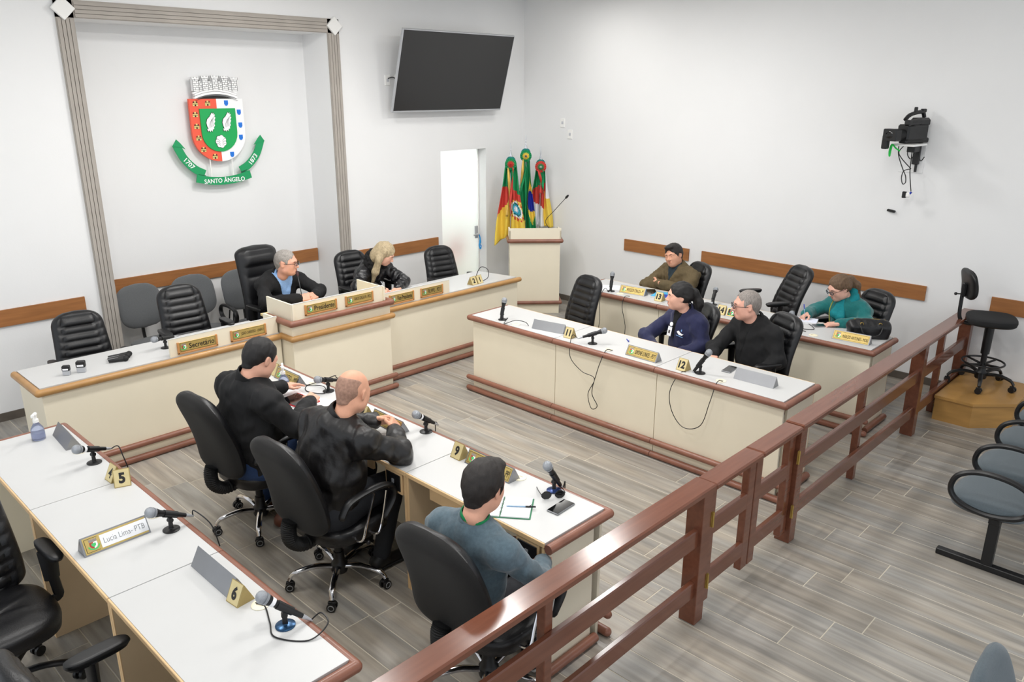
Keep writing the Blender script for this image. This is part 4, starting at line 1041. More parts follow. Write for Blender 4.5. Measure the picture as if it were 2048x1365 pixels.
        gl = obj('spectacles', b, frame_mt, t)
        for s_ in (-1, 1):
            b = MB(); b.lathe([(.0205, -.0004), (.0205, .0004)], 18, M=HM @ Matrix.Translation((s_*.033, .109, .002)) @ Matrix.Rotation(-PI/2, 4, 'X')); obj('lens', b, lens_m, gl)
    return t, HM, dict(nk=nk, chest=chest, f=f, r=r, spn=spn, nd=nd, shR=shR, shL=shL, g=g, mid=mid, pel=pel)
HM_ = lambda n, rgb, **k: mat('hair_'+n, rgb, .55, var=.35, scale=60, stretch=(3, 3, .5), bump=.35, bscale=260, **k)
hair_grey = HM_('grey', (150, 144, 138)); hair_dark = HM_('dark', (30, 24, 21)); hair_black = HM_('black', (20, 17, 17)); hair_blond = HM_('blonde', (176, 158, 126)); hair_brown = HM_('brown', (104, 80, 58)); hair_stub = mat('hair_stubble', (158, 122, 104), .7, var=.2, scale=70)
clothm = lambda n, rgb, rough=.9, **k: mat(n, rgb, rough, var=k.pop('var', .10), scale=k.pop('scale', 70), bump=k.pop('bump', .12), bscale=k.pop('bscale', 300), **k)
blazer = clothm('black_blazer', (15, 15, 17), .9); puffer = clothm('black_puffer_nylon', (22, 22, 25), .32, bump=.05); fur = clothm('black_fur', (14, 13, 14), .95, bump=.6, bscale=220); olive = clothm('olive_canvas', (92, 78, 52), .85)
navy = clothm('navy_softshell', (26, 30, 68), .85, sheen=.15); tee = clothm('black_tee', (13, 13, 15), .9); teal = clothm('teal_wool', (10, 104, 104), .92, sheen=.3); scarf = clothm('teal_scarf', (8, 124, 132), .9); bjack = clothm('black_parka', (17, 17, 19), .85); leath = clothm('black_leather_jacket', (20, 18, 19), .42, bump=.1, bscale=90); sweat = clothm('grey_blue_sweater', (80, 98, 108), .95, sheen=.25, var=.14); shirtb = clothm('light_blue_shirt', (150, 188, 236), .8, bump=.02)
ring = lambda **k: k
# man at the centre of the head table
PEOPLE = {}
PEOPLE['pres'] = person('bald-fringed man in black blazer and light blue shirt, hands clasped at the Presidente plate', dict(
    pel=(3.83, 6.93, .63), neck=(3.83, 6.79, 1.085), head=(3.845, 6.67, 1.205), f=(.08, -1), hdir=(.62, -.78, -.06), sw=.205, bulk=1.10,
    eR=(3.56, 6.60, .885), wR=(3.86, 6.50, .885), eL=(4.16, 6.62, .885), wL=(4.03, 6.50, .885), hR=('clasp', (.75, -.45, .06), (.5, .5, -.7)), hL=('clasp', (-.75, -.45, .06), (-.5, .5, -.7)), floor=.09,
    skin=('rosy', (222, 164, 140)), head_t='wide', hair='grey', hairm=hair_grey, greybrow=1, glasses='rect',
    top=dict(kind='blazer', name='blazer', mat=blazer, th=.016, shirt=(shirtb, .085, .34, 'shirt'), rings=[ring(name='shirt_collar', rad=.060, thick=.006, hgt=.042, m2=shirtb, off=.005, gap=.30, tilt=.012), ring(name='lapel_collar', rad=.071, thick=.010, hgt=.030, m2=blazer, off=-.01, gap=.75, tilt=.012)])))
# blonde woman writing
PEOPLE['blonde'] = person('blonde woman in black puffer jacket with fur collar, writing at the head table', dict(
    pel=(4.86, 6.92, .60), neck=(4.90, 6.72, 1.03), head=(4.935, 6.575, 1.15), f=(.12, -1), hdir=(.55, -.62, -.52), hup=(.1, -.2, 1), sw=.175, bulk=.92,
    eR=(4.60, 6.62, .83), wR=(4.80, 6.52, .81), eL=(5.14, 6.54, .83), wL=(4.98, 6.43, .80), hR=('hold', (.55, -.6, -.25), (.4, -.1, -.9)), hL=('rest', (-.7, -.35, -.1), (0, 0, -1)), floor=.09,
    skin=('fair', (228, 176, 152)), head_t='fem', hair='long', hairm=hair_blond, hs=.97,
    top=dict(kind='puffer', name='puffer_jacket', mat=puffer, th=.022, wr=.006, wf=50, fur=fur)))
# man in olive jacket, arms folded
PEOPLE['olive'] = person('dark-haired man in olive jacket sitting with folded arms by the right wall', dict(
    pel=(7.27, 4.46, .50), neck=(7.29, 4.50, .965), head=(7.225, 4.53, 1.095), f=(-1, .12), hdir=(-.93, .02, -.05), hup=(0, .25, 1), sw=.20, bulk=1.08,
    eR=(7.06, 4.73, .775), wR=(7.08, 4.42, .79), eL=(7.10, 4.27, .775), wL=(7.0, 4.56, .82), hR=('rest', (.35, -1, .0), (.8, 0, -.3)), hL=('rest', (.55, .9, -.25), (.8, 0, .3)),
    skin=('tan', (214, 158, 130)), hair='thick', hairm=hair_dark,
    top=dict(kind='jacket', name='jacket', mat=olive, th=.020, wr=.007, wf=42, arm=1.12, shirt=(mat('dark_teal_shirt', (34, 48, 56), .85), .055, .16, 'shirt'), rings=[ring(name='jacket_collar', rad=.066, thick=.012, hgt=.050, m2=olive, off=-.005, gap=.45, tilt=.01, flare=1.15)])))
# woman in navy jacket
PEOPLE['navy'] = person('dark-haired woman with ponytail in navy jacket wearing a white badge', dict(
    pel=(5.78, 3.44, .50), neck=(5.79, 3.46, .975), head=(5.70, 3.49, 1.115), f=(-1, .35), hdir=(-.66, .75, -.02), sw=.178, bulk=.98,
    eR=(5.60, 3.74, .73), wR=(5.47, 3.55, .66), eL=(5.70, 3.23, .72), wL=(5.50, 3.36, .665), hR=('rest', None, (0, 0, -1)), hL=('rest', None, (0, 0, -1)),
    skin=('light', (224, 172, 150)), head_t='fem', hair='tail', hairm=hair_black,
    top=dict(kind='jacket', name='jacket', mat=navy, th=.016, wr=.005, shirt=(tee, .05, .26, 'black_top'), rings=[ring(name='black_rollneck', rad=.056, thick=.006, hgt=.045, m2=tee, off=.0, tilt=.01), ring(name='jacket_collar', rad=.068, thick=.009, hgt=.045, m2=navy, off=-.008, gap=.55, tilt=.012)])))
# grey-haired man in black
PEOPLE['black'] = person('grey-haired man with spectacles in black blazer and black T-shirt', dict(
    pel=(5.83, 2.80, .51), neck=(5.85, 2.85, 1.0), head=(5.755, 2.90, 1.135), f=(-1, .30), hdir=(-.66, .75, -.04), sw=.205, bulk=1.06,
    eR=(5.66, 3.10, .745), wR=(5.50, 3.02, .735), eL=(5.74, 2.58, .73), wL=(5.52, 2.68, .66), hR=('rest', None, (0, 0, -1)), hL=('rest', None, (0, 0, -1)),
    skin=('ruddy', (220, 166, 146)), head_t='wide', hair='grey', hairm=HM_('salt', (140, 132, 126)), greybrow=1, glasses='rect',
    top=dict(kind='blazer', name='blazer', mat=blazer, th=.017, shirt=(tee, .07, .30, 't_shirt'), rings=[ring(name='t_shirt_neck', rad=.062, thick=.006, hgt=.018, m2=tee, off=-.006), ring(name='lapel_collar', rad=.071, thick=.010, hgt=.028, m2=blazer, off=-.012, gap=.75, tilt=.012)])))
# woman in teal coat writing
PEOPLE['teal'] = person('woman with ponytail and glasses in teal coat and scarf, writing by the handbag', dict(
    pel=(7.26, 2.60, .50), neck=(7.26, 2.66, .945), head=(7.165, 2.715, 1.065), f=(-1, .25), hdir=(-.80, .52, -.42), hup=(-.2, .1, 1), sw=.18, bulk=.98,
    eR=(7.18, 2.93, .80), wR=(6.99, 2.925, .805), eL=(7.12, 2.42, .79), wL=(6.95, 2.60, .79), hR=('hold', (-.85, .0, -.25), (0, -.6, -.7)), hL=('rest', (-.5, .7, -.1), (0, 0, -1)),
    skin=('pink', (226, 176, 156)), head_t='fem', hair='tail', hairm=hair_brown, glasses='thick', hs=.98,
    top=dict(kind='coat', name='coat', mat=teal, th=.018, wr=.005, rings=[ring(name='coat_collar', rad=.080, thick=.012, hgt=.035, m2=teal, off=-.02, gap=.5, tilt=.012, flare=1.2)])))
# bearded man in black jacket (back to camera)
PEOPLE['bearded'] = person('dark-haired bearded man in black jacket reaching over papers, seen from behind', dict(
    pel=(2.20, 4.44, .53), neck=(2.185, 4.37, 1.06), head=(2.265, 4.34, 1.195), f=(1, .06), hdir=(.86, .10, -.42), hup=(.3, 0, 1), sw=.24, bulk=1.5,
    eR=(2.30, 4.05, .815), wR=(2.575, 4.32, .825), eL=(2.40, 4.70, .835), wL=(2.58, 4.665, .83), hR=('hold', (.75, .55, .05), (-.3, .3, -.8)), hL=('flat', (.95, .05, -.05), (0, -.15, -1)), trousers=('blue_jeans', (38, 62, 104)), shoes=('brown_shoes', (92, 50, 34)), wsole=1, foot=.12,
    skin=('peach', (222, 168, 144)), head_t='wide', hair='short', hairm=hair_black, beard=mat('beard_dark', (62, 46, 40), .8, var=.2, scale=80), hs=1.04,
    top=dict(kind='jacket', name='jacket', mat=bjack, th=.020, wr=.006, wf=34, arm=1.12, rings=[ring(name='jacket_collar', rad=.072, thick=.012, hgt=.060, m2=bjack, off=.0, gap=.5, tilt=.02)])))
# bald man in leather jacket (back to camera)
PEOPLE['bald'] = person('bald man in black leather jacket leaning on his desk with clasped hands, seen from behind', dict(
    pel=(2.16, 3.56, .53), neck=(2.255, 3.50, 1.055), head=(2.335, 3.46, 1.195), f=(1, .10), hdir=(.90, .25, -.36), hup=(.3, .05, 1), sw=.235, bulk=1.38,
    eR=(2.505, 3.27, .825), wR=(2.665, 3.545, .835), eL=(2.50, 3.88, .825), wL=(2.665, 3.72, .835), hR=('clasp', (.62, .62, .12), (-.5, .5, -.5)), hL=('clasp', (.62, -.62, .12), (-.5, -.5, -.5)), foot=.30,
    skin=('sand', (216, 160, 132)), head_t='wide', hair='buzz', hairm=hair_stub,
    top=dict(kind='jacket', name='leather_jacket', mat=leath, th=.018, wr=.006, wf=34, arm=1.10, seed=4, rings=[ring(name='jacket_collar', rad=.070, thick=.010, hgt=.050, m2=leath, off=-.0, gap=.6, tilt=.018)])))
# young man in sweater (back to camera)
PEOPLE['young'] = person('young dark-haired man in grey-blue sweater with green lanyard, seen from behind at the railing', dict(
    pel=(2.14, 2.30, .50), neck=(2.10, 2.245, .985), head=(2.155, 2.235, 1.135), f=(1, .10), hdir=(.93, .18, -.22), hup=(.2, 0, 1), sw=.205, bulk=1.0,
    eR=(2.27, 1.99, .70), wR=(2.45, 2.14, .66), eL=(2.28, 2.50, .71), wL=(2.46, 2.38, .66), hR=('rest', None, (0, 0, -1)), hL=('rest', None, (0, 0, -1)), foot=.34, wsole=1, shoes=('grey_sneaker', (52, 52, 54)), trousers=('charcoal_jeans', (36, 37, 42)),
    skin=('warm', (224, 168, 142)), hair='thick', hairm=hair_dark,
    top=dict(kind='sweater', name='sweater', mat=sweat, th=.010, wr=.004, wf=40, rings=[ring(name='sweater_neck', rad=.062, thick=.010, hgt=.016, m2=sweat, off=.0), ring(name='green_lanyard', rad=.060, thick=.006, hgt=.016, m2=mat('lanyard_green', (14, 132, 76), .7), off=.022)])))
# ------------------------------------------------------------------ things on the desks
T_ = TOP+.0005
def name_prism(label, loc, rz, text=None, L=.295, h=.078, d=.088, paperp=False, group='name plates on the desks', tx=0.0, blk=False):
    """folded steel plate stand; readable side towards local -y"""
    t = thing('name_plate', label, 'name plate', loc, rz, group)
    b = MB(); M_ = Matrix.Rotation(PI/2, 4, 'Y') @ Matrix.Rotation(PI/2, 4, 'Z')
    b.add([(-L/2, -d/2, 0), (-L/2, d/2, 0), (-L/2, 0, h), (L/2, -d/2, 0), (L/2, d/2, 0), (L/2, 0, h)], [(0, 2, 1), (3, 4, 5), (0, 3, 5, 2), (1, 2, 5, 4), (0, 1, 4, 3)])
    obj('steel_stand', b, steel, t)
    sl = math.atan2(h, d/2); s_l = math.hypot(h, d/2)
    FM = (0, -d/4, h/2); RT = (sl, 0, 0); nv = Vector((0, -math.sin(sl), math.cos(sl)))
    def on(nm, me, m_, x, y, off):
        p = Vector(FM)+Vector((x, y*math.cos(sl), y*math.sin(sl)))+nv*off
        return obj(nm, me, m_, t, loc=tuple(p), rot=RT)
    if text:
        b = MB(); b.box((0, 0, .001), (L-.016, s_l-.014, .002), .0005); on('brass_plate', b, goldp, 0, 0, 0)
        if paperp:
            b = MB(); b.box((0, 0, .0008), (L*.71, s_l-.030, .0012), 0); on('paper_strip', b, paper, L*.125, 0, .002)
        b = MB()
        for q in (-1, 1): b.box((0, q*(s_l/2-.014), .0004), ((L-.030) if not paperp else L*.19, .0016, .0006), M=Matrix.Translation((0 if not paperp else -L*.355, 0, 0))); b.box((q*(L/2-.015) if not paperp else (-L/2+.015), 0, .0004), (.0016, s_l-.028, .0006))
        on('border_line', b, ink, 0, 0, .0021)
        on('emblem', emblem(.056), None, -L/2+.050, 0, .0022)
        on('lettering', text_mesh(text, .036 if not paperp else .026, inkgrey if paperp else ink, .0004, -.01 if paperp else 0, wmax=L-.105 if not paperp else L*.62, xs=.62 if not paperp else 1.0), None, (.034+tx) if not paperp else L*.125, 0, .0034)
    if blk:
        b = MB(); b.box((0, 0, .001), (L-.016, s_l-.014, .002), .0005); on('brass_plate', b, goldp, 0, 0, 0)
        b = MB(); b.box((0, 0, .0008), (L-.034, s_l-.030, .0012), 0); on('black_panel', b, ink, 0, 0, .002)
        on('emblem', emblem(.066), None, -L/2+.056, 0, .0034)
    return t
def number_prism(label, loc, rz, txt, w_=.082, h=.088, d=.085, worn=False):
    t = thing('number_card', label, 'number card', loc, rz, 'gold number cards')
    b = MB(); b.add([(-w_/2, -d/2, 0), (-w_/2, d/2, 0), (-w_/2, 0, h), (w_/2, -d/2, 0), (w_/2, d/2, 0), (w_/2, 0, h)], [(0, 2, 1), (3, 4, 5), (0, 3, 5, 2), (1, 2, 5, 4), (0, 1, 4, 3)])
    obj('folded_card', b, mat('dark_gold_card', (170, 150, 98), .5, .35, var=.1, scale=12), t)
    sl = math.atan2(h, d/2); s_l = math.hypot(h, d/2); nv = Vector((0, -math.sin(sl), math.cos(sl)))
    b = MB(); b.box((0, 0, .0006), (w_-.008, s_l-.008, .0012), .0003); obj('gold_face', b, goldw, t, loc=tuple(Vector((0, -d/4, h/2))), rot=(sl, 0, 0))
    if txt:
        me = text_mesh(txt, .058, ink, .0003, .05 if not worn else .02, wmax=w_-.022, xs=.9)
        obj('numeral', me, None, t, loc=tuple(Vector((0, -d/4, h/2))+nv*.0014), rot=(sl, 0, 0))
    return t
def mic(label, x, y, yaw, el, z=T_, tint=blackpl, cable=None, group='silver-headed desk microphones', band=False):
    t = thing('desk_microphone', label, 'microphone', (x, y, z), 0, group); ya, e = math.radians(yaw), math.radians(el)
    b = MB(); b.lathe([(.040, 0), (.040, .004), (.034, .007), (.012, .010), (.010, .014)], 24); obj('base', b, tint, t)
    b = MB(); b.cyl((0, 0, .008), (0, 0, .055), .011, .010, 12); b.cyl((-.010, 0, .052), (.010, 0, .052), .013, n=12, M=Matrix.Rotation(ya+PI/2, 4, 'Z')); b.box((0, 0, .066), (.018, .016, .03), .004); obj('stem', b, blackpl, t)
    d = Vector((math.cos(ya)*math.cos(e), math.sin(ya)*math.cos(e), math.sin(e))); c = Vector((0, 0, .085))
    b = MB(); b.tube([c-d*.042, c+d*.030], [.0165, .0185], 14); obj('clip', b, blackpl, t)
    b = MB(); b.tube([c-d*.088, c-d*.07, c+d*.05, c+d*.068, c+d*.078], [.0105, .0115, .0160, .021, .022], 14); bd = obj('handle', b, blackpl, t)
    if band: b = MB(); b.tube([c+d*.044, c+d*.060], [.0178, .0195], 14); obj('white_band', b, paper, bd)
    b = MB(); hc = c+d*.100; b.ball((0, 0, 0), (.0255, .0255, .0265), 18, M=Matrix.Translation(hc)); b.tube([c+d*.076, c+d*.088], [.0225, .0255], 16); b.tube([hc-d*.003, hc+d*.003], [.0262, .0262], 16); obj('grille', b, mesh_m, t)
    b = MB(); b.tube([c-d*.086, c-d*.105, c-d*.135], [.010, .0085, .0045], 10); obj('plug', b, silver, t)
    if cable:
        st_ = c-d*.13
        b = MB(); b.tube(cat_path([tuple(st_)]+[(p[0]-x, p[1]-y, p[2]-z) for p in cable], 8), .0032, 6); obj('cable', b, blackpl, t)
    return t
ZT = TOP+.004
# left row
mic('desk microphone behind number card 5 on the left desks', 1.291, 4.528, 200, 22, band=True, cable=[(1.42, 4.50, .83), (1.425, 4.46, .78), (1.435, 4.43, .70)])
mic('desk microphone beside the paper name plate on the left desk', 1.284, 3.508, 185, 28, cable=[(1.40, 3.50, .82), (1.44, 3.42, .76), (1.445, 3.36, .66)])
mic('desk microphone beside number card 6, on a dark base coloured with a bluish reflection', 1.287, 2.477, 153, 40, tint=mat('steel_blue_reflection', (44, 78, 112), .25, .7), band=True, cable=[(1.41, 2.41, .79), (1.395, 2.34, ZT+.02), (1.30, 2.33, ZT), (1.22, 2.44, ZT), (1.25, 2.53, ZT), (1.29, 2.64, ZT), (1.275, 2.69, ZT)])  # base colour carries the bluish reflection seen on the dark metal
name_prism('blank steel name plate beside the left spray bottle', (1.285, 4.955, T_), -PI/2-.06, None)
number_prism('worn gold card with the figure four, half hidden behind card 5', (1.30, 4.24, T_), -PI/2+.05, '4', worn=True)
number_prism('gold number card 5 on the left desk', (1.305, 4.155, T_), -.35, '5')
name_prism('name plate with a white paper strip reading Lucia Lima, on the left desk', (1.055, 3.595, T_), .02, 'Lucia Lima- PTB', paperp=True, L=.30)
name_prism('long blank steel name plate on the bottom left desk', (1.255, 2.965, T_), -PI/2, None, L=.36, h=.085)
number_prism('gold number card 6 on the bottom left desk', (1.245, 2.76, T_), -PI/2+.10, '6')
# middle row
mic('desk microphone with coiled cable beside the bald man', 2.851, 4.524, 190, 18, cable=[(2.93, 4.54, .84), (2.97, 4.62, .82), (2.90, 4.70, ZT+.01), (2.80, 4.72, ZT), (2.74, 4.62, ZT), (2.80, 4.50, ZT), (2.86, 4.60, ZT+.01), (2.80, 4.74, ZT)])
mic('desk microphone between the bald man and number card 9', 2.884, 3.505, 185, 35, band=True, cable=[(2.975, 3.52, .79), (2.99, 3.54, .68)])
mic('desk microphone beside the phone and glasses near the railing', 2.868, 2.438, 180, 55, tint=mat('steel_blue_reflection2', (40, 60, 110), .3, .6), cable=[(2.96, 2.44, .78), (2.985, 2.46, .70)])
number_prism('gold number card 7 beside the spray bottle at the head table', (2.78, 5.10, T_), -PI/2+.02, '7')
name_prism('brass name plate ending in MDB behind the spray bottle', (2.77, 4.90, T_), -PI/2, 'RITO - MDB', tx=.045)
number_prism('gold number card 8, worn, in front of the bald man', (2.755, 3.955, T_), -PI/2-.05, '8', worn=True)
name_prism('brass name plate in front of the clasped hands of the bald man', (2.775, 3.735, T_), -PI/2-.02, 'PEDR             TB', L=.30)
number_prism('gold number card 9 behind the young man', (2.795, 3.095, T_), -PI/2-.02, '9')
name_prism('brass name plate ending in PP behind the young man', (2.80, 2.84, T_), -PI/2-.02, 'V            O  AYNE - PP', L=.36)
# centre row
mic('upright desk microphone at the far end of the centre row', 4.995, 4.914, 10, 72, cable=[(4.99, 4.84, ZT+.03), (4.90, 4.80, .765), (4.965, 4.72, .80), (5.01, 4.64, .79), (5.01, 4.60, ZT)])
mic('desk microphone pointing right beside number card 11', 5.011, 3.872, 312, 18, cable=[(4.92, 4.02, .82), (4.862, 3.99, .66), (4.858, 3.86, .56), (4.856, 3.72, .53), (4.856, 3.78, .38), (4.856, 3.74, .26), (4.856, 3.68, .30), (4.856, 3.74, .40), (4.856, 3.70, .58), (4.856, 3.66, .70), (4.92, 3.66, ZT+.01), (4.98, 3.64, ZT)])
mic('desk microphone leaning up beside number card 12', 5.011, 2.845, 295, 58, cable=[(4.93, 2.96, .76), (4.858, 3.00, .62), (4.856, 2.97, .46), (4.856, 2.86, .36), (4.856, 2.72, .42), (4.856, 2.66, .62), (4.90, 2.64, ZT+.005), (4.97, 2.63, ZT)])
name_prism('blank steel name plate at the far end of the centre row', (5.05, 4.385, T_), -PI/2+.18, None, L=.32)
number_prism('gold card eleven beside the far blank plate of the centre row', (5.02, 4.125, T_), -PI/2+.05, '11')
name_prism('brass name plate reading SIMONE LUNKES in front of the navy jacket', (5.01, 3.36, T_), -PI/2-.03, 'SIMONE LUNKES - PDT')
number_prism('gold card twelve beside the leaning microphone of the centre row', (4.995, 2.98, T_), -PI/2-.05, '12')
name_prism('blank steel name plate at the railing end of the centre row', (5.13, 2.455, T_), -PI/2+.02, None, L=.31)
# right row
mic('upright desk microphone with hanging cable at the far end by the right wall', 6.564, 4.852, 25, 66, cable=[(6.50, 4.88, .80), (6.43, 4.89, .70), (6.425, 4.88, .48), (6.425, 4.87, .30), (6.425, 4.60, .25), (6.425, 4.55, .45), (6.425, 4.60, .66), (6.46, 4.60, ZT), (6.52, 4.58, ZT)])
mic('desk microphone behind number card 14 by the right wall', 6.84, 3.80, 20, 30)
mic('desk microphone beside the notepad of the woman in teal', 6.83, 2.98, 200, 8, cable=[(6.95, 3.0, ZT+.02), (6.86, 2.84, ZT), (6.72, 2.72, ZT), (6.66, 2.80, ZT), (6.74, 2.90, ZT), (6.62, 2.90, ZT), (6.60, 2.74, ZT)])
name_prism('brass name plate reading PROFESSOR CORAZZA before the folded arms', (6.645, 4.625, T_), -PI/2+.12, 'PROFESSOR CORAZZA - PT')
number_prism('gold number card 13 by the right wall', (6.605, 4.27, T_), -PI/2+.05, '13')
number_prism('gold number card 14 behind the head of the man in black', (6.60, 3.565, T_), -PI/2+.05, '14')
name_prism('black-faced name plate with a crest beside number card 14', (6.605, 3.375, T_), -PI/2+.05, None, L=.27, blk=True)
name_prism('brass name plate reading MÁRCIO ANTUNES in front of the black handbag', (6.61, 2.345, T_), -PI/2+.05, 'MÁRCIO ANTUNES - MDB', L=.31)
# head table
number_prism('gold card with the figure two, left of its pair on the head table', (5.75, 6.115, T_), .06, '2')
number_prism('gold card with the figure one, right of its pair on the head table', (5.842, 6.12, T_), .06, '1')
b = MB(); b.tube(cat_path([(5.90, 6.13, ZT), (5.98, 6.11, .80), (6.03, 6.16, .87), (6.0, 6.22, .90), (5.94, 6.22, .87), (5.92, 6.25, ZT)], 8), .004, 6)
tag(obj('microphone_cable', b, blackpl), 'looped black cable standing up beside number card 1', 'cable')
# ------------------------------------------------------------------ small things
def spray(label, loc, rz, liq):
    t = thing('spray_bottle', label, 'bottle', loc, rz, 'spray bottles'); gl = mat('clear_blue_plastic', (206, 214, 238), .12, trans=.85)
    b = MB(); b.lathe([(.034, 0), (.038, .006), (.038, .05), (.034, .075), (.020, .098), (.014, .108), (.014, .118)], 22); obj('bottle', b, gl, t)
    b = MB(); b.lathe([(.030, .004), (.034, .008), (.034, .045), (.033, .046)], 20); obj('liquid', b, mat('pale_liquid', (196, 202, 226), .15, trans=.75), t)
    b = MB(); b.cyl((0, 0, .112), (0, 0, .130), .017, .016, 14); obj('collar', b, whitepl, t)
    b = MB(); b.tube(cat_path([(0, 0, .128), (0, -.002, .148), (0, .012, .164), (0, .040, .168)], 5), [.011]*5+[.012]*5+[.010]*6, 10, sq=(.8, 1)); b.box((0, .046, .167), (.016, .02, .018), .003); b.tube(cat_path([(0, .02, .155), (0, .036, .140), (0, .030, .120)], 5), .005, 8, sq=(1.6, .8)); b.box((0, -.012, .160), (.02, .02, .02), .006); obj('trigger_head', b, whitepl, t)
    return t
spray('blue-tinted spray bottle with white trigger at the far left desk', (1.175, 5.10, T_), PI-.5, 0)
spray('blue-tinted spray bottle with white trigger beside the bearded man', (2.66, 4.79, T_), -.5, 0)
def phone(label, loc, rz, case=steel, L=.148, w_=.072):
    t = thing('phone', label, 'phone', loc, rz, 'mobile phones on desks'); b = MB(); b.box((0, 0, .0045), (L, w_, .009), .003); obj('case', b, case, t)
    b = MB(); b.box((0, 0, .0093), (L-.006, w_-.006, .0012), .0005); obj('screen', b, phone_m, t); return t
phone('black phone with steel rim on the desk near the railing', (2.755, 2.293, T_), .06, steel)
phone('phone lying beside the blank plate of the centre row', (5.235, 2.725, T_), .12, steel)
phone('dark phone beside the notepad of the woman in teal', (6.87, 2.72, T_), -.7, steel)
t = thing('tablet', 'thin dark tablet beside the far name plate by the right wall', 'tablet', (6.83, 4.53, T_), .7); b = MB(); b.box((0, 0, .004), (.20, .11, .008), .002); obj('case', b, steel, t); b = MB(); b.box((0, 0, .0085), (.19, .10, .001)); obj('screen', b, phone_m, t)
t = thing('tablet', 'black tablet in a red case before the bearded man', 'tablet', (2.60, 4.50, T_), .12); b = MB(); b.box((0, 0, .006), (.17, .24, .012), .003); obj('red_case', b, redp, t); b = MB(); b.box((-.004, .004, .0126), (.155, .225, .0016), .0004); obj('screen', b, phone_m, t)
def sheet(label, loc, rz, m_=paper, w_=.21, L=.297, n=1, grp='loose papers'):
    b = MB()
    for k in range(n): b.box((0, 0, .0006+k*.0013), (w_, L, .0011), M=Matrix.Rotation(.03*k, 4, 'Z'))
    return tag(obj('paper_sheets' if n > 1 else 'paper_sheet', b, m_, None, loc, (0, 0, rz)), label, 'paper', grp)
sheet('white paper under the reaching hands of the bearded man', (2.66, 4.36, T_), .35, n=2); sheet('white paper under the red tablet', (2.60, 4.62, T_), -.1)
sheet('white paper at the far corner of the desk by the right wall', (6.66, 4.99, T_), .6)
t = thing('folder', 'light blue folder beside number card 13', 'folder', (6.80, 4.30, T_), .25)
b = MB(); b.box((0, 0, .006), (.22, .30, .010), .001); obj('pages', b, paper, t); b = MB(); b.box((0, 0, .0118), (.225, .305, .0015), 0); obj('cover', b, ltblue, t); b = MB(); b.prism([(-.10, -.14), (-.10, .06), (.02, .14), (.02, -.05)], .0126, .0131); obj('cover_print', b, blue_m, t)
t = thing('notebook', 'open spiral notebook with green cover beside the young man', 'notebook', (2.55, 2.51, T_), -.927)
def nb(t, w_, L, cov):
    b = MB(); b.box((0, 0, .0015), (w_+.008, L+.008, .003), .0008); obj('cover', b, cov, t)
    for s_ in (-1, 1):
        b = MB(); b.box((s_*w_/4, 0, .0065), (w_/2-.006, L, .007), .0006); obj('page_block', b, paper, t)
    b = MB()
    for k in range(14): b.tube([(.008*math.cos(a), -L/2+.012+k*(L-.024)/13, .0075+.006*math.sin(a)) for a in np.linspace(0, 2*PI, 9)[:-1]], .0009, 5, closed=True)
    o_ = obj('spiral', b, blackpl, t); o_['kind'] = 'stuff'
nb(t, .30, .20, mat('green_cover', (18, 120, 76), .5))
def pen(label, p0, p1, body, tip):
    p0, p1 = Vector(p0), Vector(p1); t = thing('pen', label, 'pen', tuple(p0)); d = p1-p0
    b = MB(); b.tube([d*0, d*.06, d*.70], [.0008, .0040, .0040], 8); obj('barrel', b, body, t); b = MB(); b.tube([d*.66, d], [.0050, .0046], 8); b.box(tuple(d*.80+Vector((0, 0, .005))), (.03, .003, .002)); obj('cap', b, tip, t); return t
pen('clear pen with black cap across the open notebook', (2.555, 2.49, T_+.0145), (2.655, 2.375, T_+.0145), mat('clear_barrel', (170, 200, 226), .1, trans=.5), blackpl)
pen('blue pen lying on the desk before the navy jacket', (5.31, 3.74, T_+.004), (5.26, 3.68, T_+.004), blue_m, blue_m)
pen('pen in the hand of the blonde woman', (4.862, 6.455, T_+.01), (4.81, 6.50, .89), blackpl, silver)
pen('blue ballpoint held upright by the woman in teal', (6.925, 2.90, T_+.022), (6.965, 2.94, .905), mat('clear_barrel', (170, 200, 226), .1, trans=.5), blue_m)
t = thing('notepad', 'white notepad under the writing hand of the woman in teal', 'notepad', (6.905, 2.885, T_), .3); b = MB(); b.box((0, 0, .009), (.15, .21, .018), .001); obj('page_block', b, paper, t); b = MB(); b.box((0, 0, .0185), (.148, .208, .001)); obj('top_page', b, mat('written_page', (226, 230, 244), .8, var=.06, scale=60), t)
sheet('white paper under the pen of the blonde woman', (4.87, 6.42, T_), .2, n=2)
# reading glasses left on the desk
t = thing('eyeglasses', 'black sunglasses lying beside the phone near the railing', 'glasses', (2.80, 2.385, T_), -.63)
b = MB()
for s_ in (-1, 1):
    b.tube([(s_*.036+.026*math.cos(a), 0, .022+.020*math.sin(a)) for a in np.linspace(0, 2*PI, 17)[:-1]], .0022, 6, closed=True); b.tube([(s_*.064, 0, .03), (s_*.066, .06, .02), (s_*.06, .13, .004)], .0022, 6)
b.tube([(-.011, 0, .026), (0, 0, .03), (.011, 0, .026)], .002, 6); obj('frame', b, blackpl, t)
for s_ in (-1, 1):
    b = MB(); b.lathe([(.0245, -.0008), (.0245, .0008)], 18, M=Matrix.Translation((s_*.036, 0, .022)) @ Matrix.Rotation(PI/2, 4, 'X')); obj('lens', b, phone_m, t)
